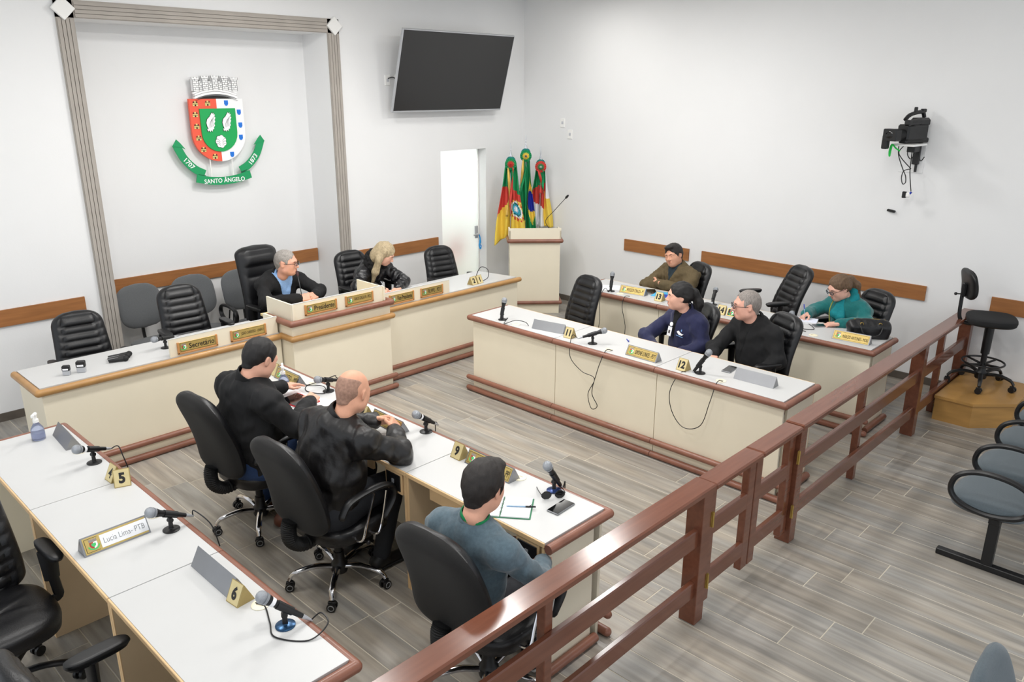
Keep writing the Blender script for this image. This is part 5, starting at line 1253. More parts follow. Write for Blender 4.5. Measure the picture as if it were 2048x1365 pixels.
# stamps and wireless microphones on the head table
for i, (x, y, rz, k) in enumerate(((1.685, 6.19, -.6, .85), (1.785, 6.18, -.55, 1.0))):
    t = thing('rubber_stamp', ('smaller' if i == 0 else 'larger')+' self-inking rubber stamp on the left wing of the head table', 'stamp', (x, y, T_), rz, 'self-inking stamps')
    b = MB(); b.box((0, 0, .022*k), (.058*k, .040*k, .044*k), .003); obj('base_frame', b, silver, t)
    b = MB(); b.box((0, 0, .062*k), (.062*k, .046*k, .050*k), .006); obj('black_cap', b, blackpl, t)
    b = MB(); b.box((0, -.0235*k, .056*k), (.044*k, .003, .014*k), 0); obj('label_window', b, paper, t)
for i, (a, c) in enumerate((((2.01, 6.28), (2.17, 6.26)), ((2.00, 6.24), (2.13, 6.20)), ((2.03, 6.33), (2.20, 6.30)))):
    p, q = Vector((a[0], a[1], T_+.018)), Vector((c[0], c[1], T_+.020)); t = thing('wireless_microphone', ('middle', 'nearest', 'farthest')[i]+' of three black wireless microphones lying on the head table', 'microphone', tuple(p), 0, 'wireless microphones'); d = q-p
    b = MB(); b.tube([d*0, d*.05, d*.72, d*.78], [.012, .0145, .0165, .018], 14); obj('handle', b, blackpl, t); b = MB(); b.tube([d*.02, d*.5], [.0149, .0162], 14, sq=(1, .6)); obj('grey_panel', b, silver, t)
    b = MB(); b.ball((0, 0, 0), (.024, .024, .022), 16, M=Matrix.Translation(d*.88)); obj('foam_head', b, blackpl2, t)
mic('desk microphone lying at the left end of the Secretário screen', 2.47, 6.30, 195, 8)
# gooseneck microphones
def goose(label, loc, pts, head):
    t = thing('gooseneck_microphone', label, 'microphone', loc, 0, 'gooseneck microphones'); b = MB(); b.lathe([(.05, 0), (.05, .008), (.03, .022), (.012, .03)], 18); obj('base', b, blackpl, t)
    P_ = cat_path(pts, 8); b = MB(); b.tube(P_, .0038, 8); obj('gooseneck', b, blackpl, t); e = P_[-1]; d = (P_[-1]-P_[-3]).normalized(); b = MB(); b.tube([e, e+d*.015, e+d*.045, e+d*.06], [.006, .014, .014, .006], 12); obj('capsule', b, head, t); return t
goose('thin gooseneck microphone in front of the mouth of the man in glasses', (3.72, 6.22, .8365), [(0, 0, .02), (0, .01, .12), (.012, .05, .22), (.045, .13, .305)], mat('red_black_capsule', (60, 22, 22), .6))
goose('black gooseneck microphone on the lectern', (7.63, 6.58, 1.0005), [(0, 0, .02), (-.06, .06, .12), (-.075, .075, .20), (.0, .0, .32), (.095, -.095, .47)], blackpl2)
b = MB(); b.box((0, 0, .004), (.20, .12, .006), 0, M=Matrix.Rotation(.2, 4, 'Z')); b.box((.03, .02, .009), (.22, .10, .004), 0, M=Matrix.Rotation(-.15, 4, 'Z'))
tag(obj('blue_folder', b, ltblue, None, (4.12, 6.36, .8365)), 'light blue papers beside the clasped hands at the Presidente plate', 'folder')
# handbag
t = thing('handbag', 'black leather handbag with gold rings on the desk by the right wall', 'handbag', (6.83, 2.295, T_), -.95)
v = Vol((-.21, -.12, -.01), (.21, .12, .20), .006); v.rbox((0, 0, .055), (.135, .045, .035), .03, .02); v.cap((-.13, 0, .10), (.13, 0, .10), .052, .052, .04); v.cap((-.10, 0, .138), (.10, 0, .138), .02, .02, .03); v.noise(.004, 60, 3); v.keep(lambda x, y, z: -(z-.001))
obj('bag_body', arr_mesh('bag_body', *fix(v.mesh()), leather), None, t)
for s_ in (-1, 1):
    b = MB(); b.tube(cat_path([(-.075, s_*.05, .12), (-.085, s_*.085, .10), (-.06, s_*.105, .05), (0, s_*.108, .035), (.06, s_*.105, .05), (.085, s_*.085, .10), (.075, s_*.05, .12)], 6), .0065, 8); obj('handle', b, leather, t)
    for q in (-1, 1):
        b = MB(); b.tube([(q*.075+.013*math.cos(a), s_*.057, .128+.013*math.sin(a)) for a in np.linspace(0, 2*PI, 15)[:-1]], .0032, 6, closed=True); obj('ring', b, brass, t)
b = MB(); b.tube(cat_path([(-.13, 0, .155), (0, .0, .161), (.13, 0, .155)], 6), .004, 6); obj('zip', b, brass, t)
# ------------------------------------------------------------------ badges, lanyards, scarf on the people
t, HMx, J = PEOPLE['navy']
def chest_pt(J, x, dz, off): return J['chest']+J['r']*x+J['spn']*dz+J['f']*off
def chest_M(p, J, pitch=.1):
    f = J['f']; z = N3(f+np.array((0, 0, pitch))); x = J['r']*-1; x = N3(x-z*np.dot(x, z)); y = np.cross(z, x); return frame_m(p, x, y, z)
Mb = chest_M(chest_pt(J, .040, -.05, .150), J, .2); b = MB(); b.box((0, 0, 0), (.052, .082, .003), .001, M=Mb); bd = obj('badge', b, paper, t, label='white identity badge clipped to the jacket')
b = MB(); b.box((0, -.004, .002), (.022, .028, .001), 0, M=Mb); obj('badge_photo', b, mat('grey_photo', (90, 84, 82), .6), bd)
Mr = chest_M(chest_pt(J, .005, .022, .158), J, .2); b = MB(); b.lathe([(.019, -.002), (.019, .003), (.015, .005)], 18, M=Mr); obj('badge_reel', b, paper, t)
b = MB(); b.tube([Mr @ Vector((0, -.012, .002)), Mb @ Vector((0, .042, .002))], .003, 6); obj('badge_strap', b, ltblue, t)
Ml = chest_M(chest_pt(J, -.088, -.035, .138), J, .2); b = MB()
b.prism([(-.045, .004), (-.02, .016), (.0, .004), (.03, -.004), (.045, .002), (.03, -.016), (-.01, -.018), (-.035, -.006)], 0, .0012, 0, M=Ml); b.prism([(.012, .038), (.020, .022), (.012, .012), (.004, .022)], 0, .0012, 1, M=Ml); b.prism([(-.045, -.026), (.045, -.026), (.045, -.031), (-.045, -.031)], 0, .0012, 1, M=Ml)
obj('jacket_logo', b, [paper, mat('logo_blue', (120, 160, 210), .6)], t, label='white hand and blue drop printed on the chest')
t, HMx, J = PEOPLE['teal']
v = Vol(J['nk']-.26, J['nk']+.2, .0062); nk, nd, f_, r__ = J['nk'], J['nd'], J['f'], J['r']; a1 = N3(f_-nd*np.dot(f_, nd)); a2 = np.cross(nd, a1)
P_ = [nk+nd*(.02+.018*(-math.cos(a)))+(a1*math.cos(a)*.080+a2*math.sin(a)*.085) for a in np.linspace(0, 2*PI, 14)]
for p, q in zip(P_[:-1], P_[1:]): v.cap(p, q, .030, k=.02)
v.cap(nk+f_*.09-nd*.01, nk+f_*.15-np.array((0, 0, .12))+r__*.02, .034, .045, .03, sq=(f_, 1.6)); v.cap(nk+f_*.09-nd*.01, nk+f_*.145-np.array((0, 0, .14))-r__*.05, .030, .045, .03, sq=(f_, 1.6)); v.noise(.005, 75, 2, (1, 1, .5))
obj('scarf', arr_mesh('scarf', *fix(v.mesh()), scarf), None, t)
b = MB(); b.tube(cat_path([tuple(nk+f_*.06+r__*.07+nd*.03), tuple(nk+f_*.155+r__*.065-np.array((0, 0, .08))), tuple(nk+f_*.185+r__*.03-np.array((0, 0, .20)))], 6), .006, 6, sq=(1.6, .5)); obj('lanyard', b, mat('lanyard_yellow', (206, 200, 96), .7), t)
# ------------------------------------------------------------------ coat of arms
CY = D+ND-.055; CX, CZ = 3.985, 2.36
ca = thing('coat_of_arms', 'painted town coat of arms with green ribbon hung in the niche', 'emblem', (CX, CY, 0)); RX90 = (PI/2, 0, 0)
def flat(nm, poly, d0, d1, m_, parent=ca, x=0, z=0):
    """polygon in (x,z) round (x,z); d is the distance it stands out towards the room"""
    b = MB(); b.prism([(p[0], p[1]) for p in poly], d0, d1); return obj(nm, b, m_, parent, loc=(x, 0, z), rot=RX90)
def shield_poly(w_, z1, z0, n=14):
    hw = w_/2; zc = z0+hw*.98; return [(hw, z1)]+[(-hw, z1)][:0]+[]+[(hw*math.cos(a), zc+hw*.98*math.sin(a)) for a in np.linspace(0, -PI, n)]+[(-hw, z1)]
sw_, z1, z0 = .575, 2.685, 2.06
P_ = shield_poly(sw_, z1, z0)
left = [(min(x, 0), z) for x, z in P_]; right = [(max(x, 0), z) for x, z in P_]
def clean(p):
    o = []
    for q in p:
        if not o or (abs(q[0]-o[-1][0])+abs(q[1]-o[-1][1])) > 1e-6: o.append(q)
    return o
zb = min(z for x, z in P_)
left = clean([(0, z1), (-sw_/2, z1)]+[q for q in P_ if q[0] < -1e-4][-1:0:-1][::-1][::-1]) if False else [(0, z1), (-sw_/2, z1)]+[(sw_/2*math.cos(a), z0+sw_/2*.98+sw_/2*.98*math.sin(a)) for a in np.linspace(-PI, -PI/2, 10)]
right = [(-x, z) for x, z in left]
flat('shield_red_half', left, 0, .03, red_m); flat('shield_white_half', right, 0, .03, wht)
flat('inner_green_shield', shield_poly(.385, z1-.095, z0+.10), .03, .042, green2)
# crown: base bands, wall of masonry, five towers
def arcx(x, z): return z-.055*(x/.25)**2+.0
b = MB()
for k, (w0, zz, hh) in enumerate(((.46, 2.712, .022), (.45, 2.738, .018), (.465, 2.760, .016))):
    n = 10
    top = [(w0/2*(-1+2*i/n), arcx(w0/2*(-1+2*i/n), zz+hh+.02)) for i in range(n+1)]; bot = [(x, z-hh) for x, z in top]; b.prism(bot+top[::-1], .0, .045-.004*k)
obj('crown_band', b, wht, ca, rot=RX90)
tw = [(-.205, .0), (-.105, .012), (0, .016), (.105, .012), (.205, .0)]
for i, (x, dz_) in enumerate(tw):
    zt = 2.865+dz_; hw = .032
    flat('crown_tower', [(x-hw*.9, 2.76+dz_*.6), (x+hw*.9, 2.76+dz_*.6), (x+hw*.9, zt), (x+hw*1.25, zt+.008), (x+hw*1.25, zt+.028), (x+hw*.8, zt+.028), (x+hw*.8, zt+.018), (x+hw*.3, zt+.018), (x+hw*.3, zt+.028), (x-hw*.3, zt+.028), (x-hw*.3, zt+.018), (x-hw*.8, zt+.018), (x-hw*.8, zt+.028), (x-hw*1.25, zt+.028), (x-hw*1.25, zt+.008), (x-hw*.9, zt)], .0, .05, wht)
for i in range(4):
    x = (tw[i][0]+tw[i+1][0])/2; flat('crown_wall', [(x-.03, 2.765), (x+.03, 2.765), (x+.03, 2.845), (x+.014, 2.845), (x+.014, 2.855), (x-.014, 2.855), (x-.014, 2.845), (x-.03, 2.845)], .0, .04, wht)
b = MB()
for x, dz_ in tw:
    for k in range(5):
        zz = 2.772+dz_*.8+k*.021; b.box((x, -.0508, zz), (.058, .0012, .0026)); b.box((x+(.010 if k % 2 else -.008), -.0508, zz+.0105), (.0026, .0012, .020))
    for q in (-1, 1): b.box((x+q*.0295, -.0508, 2.812+dz_*.8), (.003, .0012, .106))
    b.box((x, -.0508, 2.869+dz_), (.078, .0012, .003))
    for q in (-1, 1): b.box((x+q*.0395, -.0508, 2.883+dz_), (.003, .0012, .022))
for i in range(4):
    x = (tw[i][0]+tw[i+1][0])/2
    for k in range(4): b.box((x, -.0408, 2.775+k*.021), (.05, .0012, .0026)); b.box((x+(.008 if k % 2 else -.008), -.0408, 2.785+k*.021), (.0026, .0012, .020))
for k, zz in enumerate((2.712, 2.738, 2.760)):
    b.tube([(xx, -.046+.004*k, arcx(xx, zz+.0)) for xx in np.linspace(-.23, .23, 15)], .0018, 5)
o_ = obj('masonry_lines', b, ink, ca); o_['kind'] = 'stuff'
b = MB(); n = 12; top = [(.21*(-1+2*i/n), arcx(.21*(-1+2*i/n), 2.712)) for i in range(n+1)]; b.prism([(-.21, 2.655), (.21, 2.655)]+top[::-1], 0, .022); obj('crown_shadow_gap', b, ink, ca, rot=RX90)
# castles (gold) on the red half, small blue shields on the white half
def castle(x, z):
    c = flat('castle', [(-.027, -.024), (.027, -.024), (.027, .004), (.020, .004), (.020, .020), (.014, .020), (.014, .004), (.008, .004), (.008, .026), (-.008, .026), (-.008, .004), (-.014, .004), (-.014, .020), (-.020, .020), (-.020, .004), (-.027, .004)], .030, .034, yel, x=x, z=z)
    b = MB()
    for q in (-.007, .007): b.box((0, q, .0045), (.054, .0035, .001))
    b.box((0, -.017, .0045), (.014, .014, .0012)); 
    for q in (-.017, .017): b.box((q, .014, .0045), (.009, .014, .001))
    obj('castle_outline', b, ink, c, loc=(0, 0, .030))
for x, z in ((-.225, 2.64), (-.095, 2.643), (-.237, 2.535), (-.235, 2.42), (-.228, 2.305), (-.19, 2.19), (-.075, 2.115)): castle(x, z)
for x, z in ((.105, 2.643), (.237, 2.55), (.240, 2.42), (.233, 2.295), (.115, 2.125)):
    c = flat('blue_shield', [(-.021, .026), (.021, .026), (.021, -.008), (.012, -.024), (0, -.028), (-.012, -.024), (-.021, -.008)], .030, .034, shblue, x=x, z=z)
    b = MB()
    for q in ((0, 0), (-.009, .009), (.009, .009), (-.009, -.009), (.009, -.009)): b.box((q[0], q[1], .0345), (.004, .004, .001))
    obj('blue_shield_dots', b, mat('dark_blue', (14, 60, 130), .5), c)
# two white wings and a white flower
wing = [(-.045, -.085), (-.050, -.06), (-.035, -.062), (-.046, -.035), (-.052, .0), (-.040, .035), (-.012, .060), (.016, .100), (.020, .085), (.034, .098), (.032, .078), (.046, .082), (.038, .055), (.050, .052), (.036, .025), (.044, .015), (.030, -.01), (.036, -.03), (.022, -.045), (.024, -.062), (.008, -.068), (.004, -.088), (-.010, -.074), (-.022, -.092), (-.030, -.076)]
for x in (-.085, .088):
    flat('wing_outline', [(p[0]*1.08, p[1]*1.06) for p in wing], .042, .046, ink, x=x, z=2.452); w_ = flat('wing', wing, .042, .050, wht, x=x, z=2.452)
    b = MB()
    for k in range(4): b.tube(cat_path([(-.02+.012*k, -.05+.005*k, .051), (-.018+.012*k, -.01+.01*k, .051), (.004+.009*k, .03+.01*k, .051)], 4), .0012, 4)
    obj('feather_lines', b, ink, w_)
fl = []
for k in range(64):
    a = 2*PI*k/64; rr = .050+.008*abs(math.sin(3.5*a)); fl.append((rr*math.cos(a), rr*1.12*math.sin(a)))
flat('flower_outline', [(p[0]*1.06, p[1]*1.06) for p in fl], .042, .045, ink, x=.0, z=2.262); w_ = flat('flower', fl, .042, .049, wht, x=.0, z=2.262)
b = MB()
for q in (-1, 1):
    for k in range(3): b.tube(cat_path([(q*.012, -.04+.02*k, .050), (q*.03, -.02+.022*k, .050), (q*.052, -.02+.024*k, .050)], 4), .0012, 4)
obj('petal_lines', b, ink, w_)
# ribbon
def band(pts, hw, nm, m_, d0=.02, d1=.03):
    C_ = cat_path([(p[0], p[1], 0) for p in pts], 6); top = []; bot = []
    for i, c in enumerate(C_):
        tg = (C_[min(i+1, len(C_)-1)]-C_[max(i-1, 0)]).normalized(); nr = Vector((-tg.y, tg.x, 0)); top.append(c+nr*hw); bot.append(c-nr*hw)
    vs = []; fs = []; n = len(C_)
    for i in range(n):
        for p, dd in ((top[i], d0), (bot[i], d0), (bot[i], d1), (top[i], d1)): vs.append((p.x, p.y, dd))
    for i in range(n-1):
        for k in range(4): fs.append((i*4+k, i*4+(k+1) % 4, i*4+4+(k+1) % 4, i*4+4+k))
    fs += [(0, 1, 2, 3)[::-1], tuple((n-1)*4+k for k in range(4))]
    b = MB(); b.add(vs, fs); return obj(nm, b, m_, ca, rot=RX90)
band([(-.30, 1.905), (-.15, 1.872), (0, 1.862), (.15, 1.875), (.30, 1.91)], .040, 'ribbon_centre', green_m, .03, .042)
band([(-.20, 1.945), (-.30, 2.00), (-.40, 2.11), (-.465, 2.25)], .040, 'ribbon_tail', green_m, .012, .024); band([(.20, 1.955), (.30, 2.01), (.40, 2.115), (.465, 2.26)], .040, 'ribbon_tail', green_m, .012, .024)
flat('ribbon_fold', [(-.195, 1.93), (-.27, 1.945), (-.205, 1.905)], .024, .030, dgreen); flat('ribbon_fold', [(.195, 1.94), (.27, 1.96), (.205, 1.915)], .024, .030, dgreen)
flat('ribbon_tip', [(-.505, 2.235), (-.46, 2.30), (-.425, 2.265), (-.375, 2.20), (-.43, 2.225)], .02, .028, green_m); flat('ribbon_tip', [(.505, 2.245), (.46, 2.31), (.425, 2.275), (.375, 2.21), (.43, 2.235)], .02, .028, green_m)
obj('lettering', text_mesh('SANTO ÂNGELO', .058, wht, .0006, .02, wmax=.45), None, ca, loc=(0, -.0425, 1.873), rot=RX90)
def vtext(s, x, z, an, hgt): obj('lettering', text_mesh(s, hgt, wht, .0006, .02), None, ca, loc=(x, -.0245, z), rot=(PI/2, -an, 0))
vtext('1707', -.352, 2.055, -.86, .05); vtext('1873', .352, 2.065, .86, .05)
for x in (-.125, .115): b = MB(); b.cyl((x, -.012, 1.89), (x, -.012, 2.14), .006, n=8); obj('hanging_rod', b, whitepl, ca)
for x, z in ((-.1, 2.6), (.1, 2.6), (0, 2.2), (0, 2.8), (0, 1.88)): b = MB(); b.cyl((x, .0, z), (x, .056, z), .008, n=8); obj('wall_peg', b, whitepl, ca)
# ------------------------------------------------------------------ television
tv = thing('television', 'large black flat television tilted from the wall beside the corner', 'television', (6.68, 7.36, 2.975)); 
TVW, TVH = 1.755, .925; tilt = math.atan2(.25, .86)
R_ = (PI/2+tilt-.0, 0, 0)
# screen plane: local xy, facing +z -> room
tvr = obj('screen_panel', MB().box((0, 0, 0), (TVW, TVH, .035), .006), silver, tv, rot=(PI/2+tilt, 0, 0))
b = MB(); b.box((0, .004, .0185), (TVW-.028, TVH-.036, .003), .001); obj('screen', b, screen_m, tvr)
b = MB(); b.box((0, -.0, -.035), (TVW*.7, TVH*.7, .04), .015); obj('rear_housing', b, blackpl, tvr)
b = MB(); b.box((0, .225, -.05), (.4, .03, .3), .004); b.box((-.12, .14, -.05), (.04, .17, .04), .004); b.box((.12, .14, -.05), (.04, .17, .04), .004); obj('wall_bracket', b, blackpl, tv)
# logo-free lower bar light
def wall_socket(label, loc, rot, w_=.075, h=.115):
    t = thing('wall_socket', label, 'socket', loc, 0, 'white wall sockets'); t.rotation_euler = rot
    b = MB(); b.box((0, -.005, 0), (w_, .010, h), .003); obj('plate', b, whitepl, t); b = MB(); b.box((0, -.0105, 0), (w_*.45, .004, h*.30), .001); b.ball((0, -.012, 0), (.006, .003, .006), 8); obj('socket_insert', b, mat('socket_grey', (196, 198, 204), .5), t); return t
wall_socket('white wall socket left of the television', (5.875, D, 2.88), (0, 0, 0)); wall_socket('white wall socket half behind the television', (6.02, D, 2.885), (0, 0, 0))
wall_socket('upper white wall socket on the right wall near the flags', (W, 6.93, 2.37), (0, 0, -PI/2)); wall_socket('lower white wall socket on the right wall near the flags', (W, 6.80, 2.23), (0, 0, -PI/2))
b = MB(); b.tube(cat_path([(5.875, D-.014, 2.90), (5.93, D-.05, 2.91), (6.0, D-.10, 2.84), (6.12, D-.14, 2.80)], 7), .006, 6); tag(obj('power_cable', b, blackpl), 'short black cable from the socket to the television', 'cable')
# ------------------------------------------------------------------ camcorder on wall bracket
cm = thing('camcorder', 'black shoulder camcorder on the right wall shelf', 'camera', (7.93, 2.545, 2.330), math.radians(163)); cm.scale = (1.12, 1.12, 1.12)
# local +x is the lens direction
b = MB(); b.box((-.02, 0, .085), (.26, .11, .13), .014); b.box((-.10, 0, .165), (.15, .10, .07), .018); b.box((-.05, 0, .02), (.30, .07, .04), .008); obj('body', b, blackpl, cm)
b = MB(); b.tube([(.10, 0, .07), (.15, 0, .07), (.20, 0, .07)], [.042, .046, .048], 18); lb = obj('lens_barrel', b, blackpl2, cm)
b = MB(); b.box((.235, 0, .07), (.075, .125, .095), .008); b.box((.195, 0, .07), (.03, .09, .08), .006); obj('lens_hood', b, blackpl, cm)
b = MB(); b.ball((.268, 0, .07), (.008, .042, .034), 16); obj('lens_glass', b, phone_m, lb)
b = MB(); b.tube(cat_path([(-.14, 0, .205), (-.10, 0, .245), (.04, 0, .225), (.10, 0, .185)], 6), .016, 10); b.box((-.12, .0, .255), (.05, .03, .03), .006); b.box((-.02, .0, .262), (.03, .02, .045), .005); obj('carry_handle', b, blackpl, cm)
b = MB(); b.tube([(.02, .07, .175), (.13, .07, .165)], [.026, .022], 12); b.box((.15, .07, .165), (.05, .05, .045), .01); obj('viewfinder', b, blackpl, cm)
b = MB(); b.box((-.09, -.07, .15), (.06, .03, .05), .006); b.ball((-.06, -.075, .215), (.016, .012, .016), 10); obj('microphone_mount', b, mat('grey_plastic', (128, 130, 132), .5), cm)
b = MB(); b.box((.20, -.075, .01), (.05, .05, .11), .008); obj('hand_grip', b, blackpl, cm)
sh = thing('camera_shelf', 'small white wall shelf with black bracket under the camcorder', 'shelf', (7.94, 2.545, 2.315), 0)
b = MB(); b.box((.0, 0, 0), (.30, .20, .018), .003, M=Matrix.Rotation(math.radians(-4), 4, 'Z')); obj('shelf_plate', b, whitepl, sh)
b = MB(); b.box((.10, -.01, -.04), (.16, .07, .06), .004); b.box((.215, -.01, -.07), (.05, .06, .24), .004); b.cyl((.20, -.02, -.19), (.20, -.02, -.26), .012); obj('bracket', b, blackpl, sh)
b = MB(); b.box((.226, .03, -.14), (.006, .22, .26), .001); obj('back_board', b, wall_m, sh)
x_ = 8.02
def hang(nm, pts, label, m_=blackpl, r=.0045):
    b = MB(); b.tube(cat_path([(x_ if len(p) == 2 else p[2], p[0], p[1]) for p in pts], 8), r, 6); return tag(obj(nm, b, m_), label, 'cable', 'cables under the camcorder')
hang('camera_cable', [(2.665, 2.312), (2.655, 2.212), (2.601, 2.091), (2.565, 2.024), (2.556, 1.965), (2.58, 1.949), (2.598, 2.008), (2.585, 2.069), (2.526, 2.092)], 'black camera cable ending in a small loop under the camcorder')
hang('camera_cable', [(2.611, 2.306), (2.655, 2.24), (2.619, 2.178), (2.526, 2.092)], 'black camera cable crossing diagonally under the camcorder')
hang('camera_cable', [(2.542, 2.318), (2.537, 2.196), (2.53, 2.059), (2.495, 1.886)], 'straight black camera cable hanging to the white plugs')
hang('camera_cable', [(2.566, 2.304), (2.577, 2.226), (2.543, 2.182), (2.515, 2.229), (2.512, 2.293)], 'short U-shaped black cable under the camcorder shelf')
hang('camera_cable', [(2.47, 2.304), (2.467, 2.2), (2.449, 2.17), (2.425, 2.207)], 'small black cable loop at the right of the camcorder bracket')
hang('lanyard_strap', [(2.64, 2.325, 7.77), (2.645, 2.26, 7.765), (2.648, 2.215, 7.765), (2.655, 2.26, 7.765), (2.643, 2.32, 7.77), (2.61, 2.29, 7.78), (2.575, 2.262, 7.80)], 'bright green strap hanging from the camcorder', mat('strap_green', (22, 190, 70), .6), .007)
t = thing('cable_plugs', 'white and blue plugs with a black adapter hanging below the camcorder', 'plug', (x_, 2.53, 1.85)); b = MB(); b.box((0, .02, 0), (.03, .035, .06), .004); obj('adapter', b, blackpl, t); b = MB(); b.box((0, -.012, 0), (.03, .04, .045), .008); obj('white_plug', b, whitepl, t); b = MB(); b.tube([(0, -.025, .01), (0, -.04, .03)], .010, 8); obj('blue_plug', b, blue_m, t)
b = MB(); b.box((0, 0, 0), (.03, .075, .022), .004); tag(obj('cable_connector', b, blackpl, None, (W-.016, 2.69, 1.669), (.15, 0, 0)), 'small black connector stuck to the wall below the camcorder', 'connector')
# ------------------------------------------------------------------ flags behind the lectern
FR = mat('flag_red', (206, 66, 56), .75); FG = mat('flag_green', (12, 140, 84), .75); FY = mat('flag_yellow', (238, 206, 80), .75); FB = mat('flag_blue', (26, 44, 160), .75); FW_ = mat('flag_white', (240, 240, 242), .75); FT = mat('flag_teal', (16, 118, 112), .75); FK = mat('flag_ink', (60, 62, 66), .75); FC = mat('flag_cyan', (70, 180, 210), .75)
GOLD = mat('gold_ribbon', (214, 176, 84), .4, .3)
def flag(label, x, y, ztop, zbot, fn, mats, wtop, wbot, seed, ros, hemdrop=.15, rib=None, fx=(.69, -.72)):
    """pole with a gathered flag; fx is the horizontal direction in which the cloth spreads"""
    t = thing('flag', label, 'flag', (x, y, 0), 0, 'flags on poles'); rg = random.Random(seed)
    b = MB(); b.cyl((0, 0, 0), (0, 0, ztop-.10), .014, n=12); b.lathe([(.12, 0), (.12, .02), (.03, .05), (.02, .06)], 20); obj('pole', b, chrome, t)
    b = MB(); b.tube([(0, 0, ztop-.13), (0, 0, ztop-.11), (0, 0, ztop-.06), (0, 0, ztop+.06)], [.016, .022, .012, .002], 12); obj('spear_tip', b, chrome, t)
    nu, nv = 44, 46; V = []; Fc = []; MI = []; zt = ztop-.16; ph = rg.random()*6
    u0 = Vector((fx[0], fx[1], 0)); n0 = Vector((-.72, -.69, 0))
    for j in range(nv+1):
        v_ = j/nv
        for i in range(nu+1):
            u_ = i/nu; w_ = wtop+(wbot-wtop)*v_**.75; z = zt-(zt-zbot)*v_-hemdrop*(abs(u_-.45)**1.3)*v_*1.0
            fold = math.sin(u_*PI*7+ph)*(.015+.035*v_)+math.sin(u_*PI*3+1+ph)*.02*v_
            p = u0*(w_*(u_-.5)+.012*math.sin(9*u_+6*v_))+n0*(.02+fold); V.append((p.x, p.y, z))
    for j in range(nv):
        for i in range(nu): Fc.append((j*(nu+1)+i, (j+1)*(nu+1)+i, (j+1)*(nu+1)+i+1, j*(nu+1)+i+1)); MI.append(fn((i+.5)/nu, (j+.5)/nv))
    o_ = obj('cloth', arr_mesh('cloth', V, Fc, mats, MI), None, t); md = o_.modifiers.new('thickness', 'SOLIDIFY'); md.thickness = .003
    # rosette
    c1, c2, c3 = ros; M_ = frame_m((n0.x*.06, n0.y*.06, ztop-.20), u0, (0, 0, 1), n0)
    for k, (r0, r1, mm, dz_) in enumerate(((.03, .075, c1, 0), (.012, .045, c2, .012), (.0, .02, c3, .02))):
        b = MB(); n = 36; vs = []; fs = []
        for i in range(n):
            a = 2*PI*i/n; vs.append((r0*math.cos(a), r0*math.sin(a), dz_+.02)); vs.append((r1*math.cos(a), r1*math.sin(a), dz_+(.012 if i % 2 else -.004)))
        for i in range(n): j = (i+1) % n; fs.append((2*i, 2*i+1, 2*j+1, 2*j))
        vs.append((0, 0, dz_+.022))
        if r0 < .013: fs += [(2*i, 2*((i+1) % n), 2*n) for i in range(n)]
        b.add(vs, fs, 0, M_); rr = obj('rosette_ring', b, mm, t, sharp=20)
    b = MB(); b.ball((0, 0, 0), (.075, .05, .06), 14, M=Matrix.Translation((0, 0, ztop-.165))); obj('rosette_cap', b, FT, t)
    for q, mm in ((-1, rib[0]), (1, rib[1])):
        b = MB(); vs = []; fs = []; n = 24
        for i in range(n+1):
            s_ = i/n; cx_ = u0*(q*.02+.012*math.sin(5*s_+q)+(rib[2] if len(rib) > 2 else 0)*s_)+n0*(.085+.02*math.sin(9*s_+q)); z = ztop-.24-s_*rib[3]
            for e in (-.017, .017): p = cx_+u0*e*math.cos(4*s_+q)+n0*e*math.sin(4*s_+q)*.6; vs.append((p.x, p.y, z))
        for i in range(n): fs.append((2*i, 2*i+1, 2*i+3, 2*i+2))
        b.add(vs, fs); o_ = obj('ribbon', b, mm, t); o_.modifiers.new('thickness', 'SOLIDIFY').thickness = .002
    return t
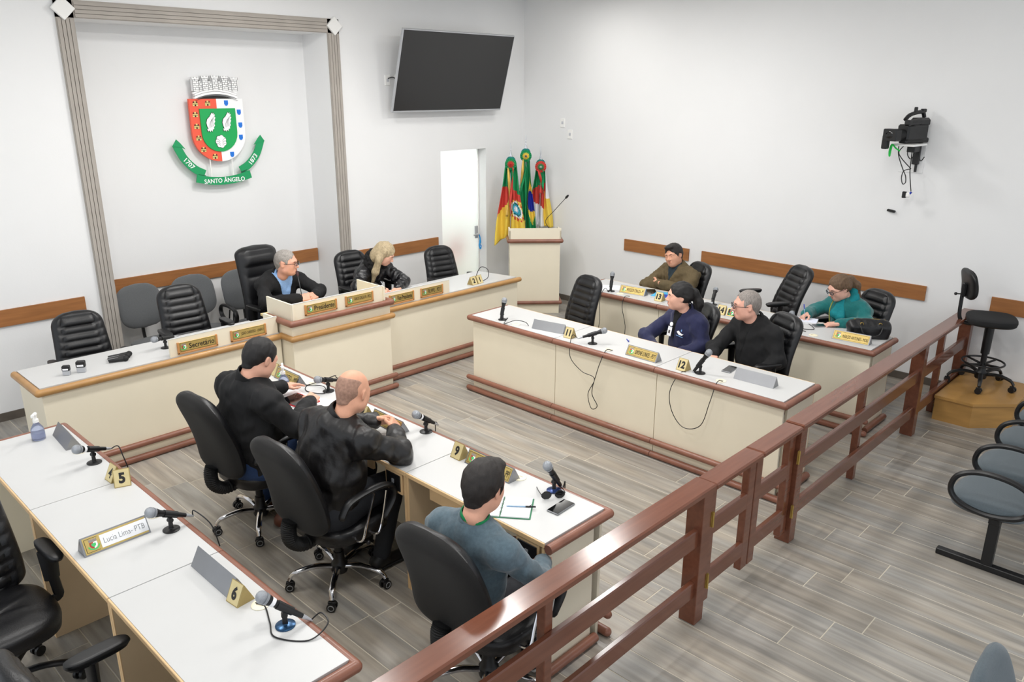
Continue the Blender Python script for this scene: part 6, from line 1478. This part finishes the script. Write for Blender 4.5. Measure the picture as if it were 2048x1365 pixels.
def f_rs(u, v):
    d = math.hypot((u-.74)/.28, (v-.60)/.115)
    if d < .35: return 3
    if d < .55: return 5
    if d < .72: return 4
    if d < .85: return 3
    if d < 1.15 and v > .50: return 2 if (int(u*18)+int(v*26)) % 2 else 0
    if v < .30+.10*u: return 1
    if v < .60-.18*u+.1*abs(u-.5): return 0
    return 2
def f_br(u, v):
    if u < .16: return 3
    if (u-.86)**2/.05+(v-.60)**2/.018 < 1: return 2
    if abs(u-.86)*1.1+abs(v-.60)*1.0 < .32 and u > .62: return 1
    if v > .86 and .35 < u < .6: return 1
    return 0
def f_sa(u, v):
    if u > .80 and v < .55: return 2
    if v < .26+.16*(1-u): return 1
    if v < .56+.22*u-.0: return 0 if u < .72 else (3 if v > .44 else 0)
    return 2 if u < .68 else 3
flag('red, green and yellow state flag with round crest, left of the lectern flags', 7.44, 7.17, 2.075, .95, f_rs, [FR, FG, FY, FW_, FT, FC], .12, .42, 1, (FG, FR, FR), .35, (GOLD, FR, -.02, .62))
flag('green flag with yellow diamond and blue disc, tallest of the three flags', 7.70, 7.15, 2.165, 1.00, f_br, [FG, FY, FB, FW_], .07, .27, 5, (FG, FY, FB), .10, (GOLD, FG, -.10, .55))
flag('green, red, white and yellow town flag, rightmost of the three flags', 7.98, 7.14, 2.01, 1.02, f_sa, [FR, FG, FW_, FY], .10, .36, 8, (FR, FG, FW_), .06, (FR, FG, .03, .30))
# red chair seen dimly through the frosted door
t = thing('lobby_chair', 'red chair blurred behind the frosted glass door', 'chair', (7.28, D+.75, 0), .4); RC = mat('red_plastic', (200, 40, 46), .5)
obj('seat', pad_mesh('seat', .42, .42, .03, [RC, RC], dome=.01), None, t, loc=(0, 0, .44)); obj('backrest', back_mesh('backrest', .30, lambda v: .2, .03, [RC, RC], curve=.01, nu=12, nv=16), None, t, loc=(0, -.2, .56))
for sx in (-1, 1):
    for sy in (-1, 1): b = MB(); b.cyl((sx*.18, sy*.18, 0), (sx*.16, sy*.16, .42), .012); obj('leg', b, silver, t)
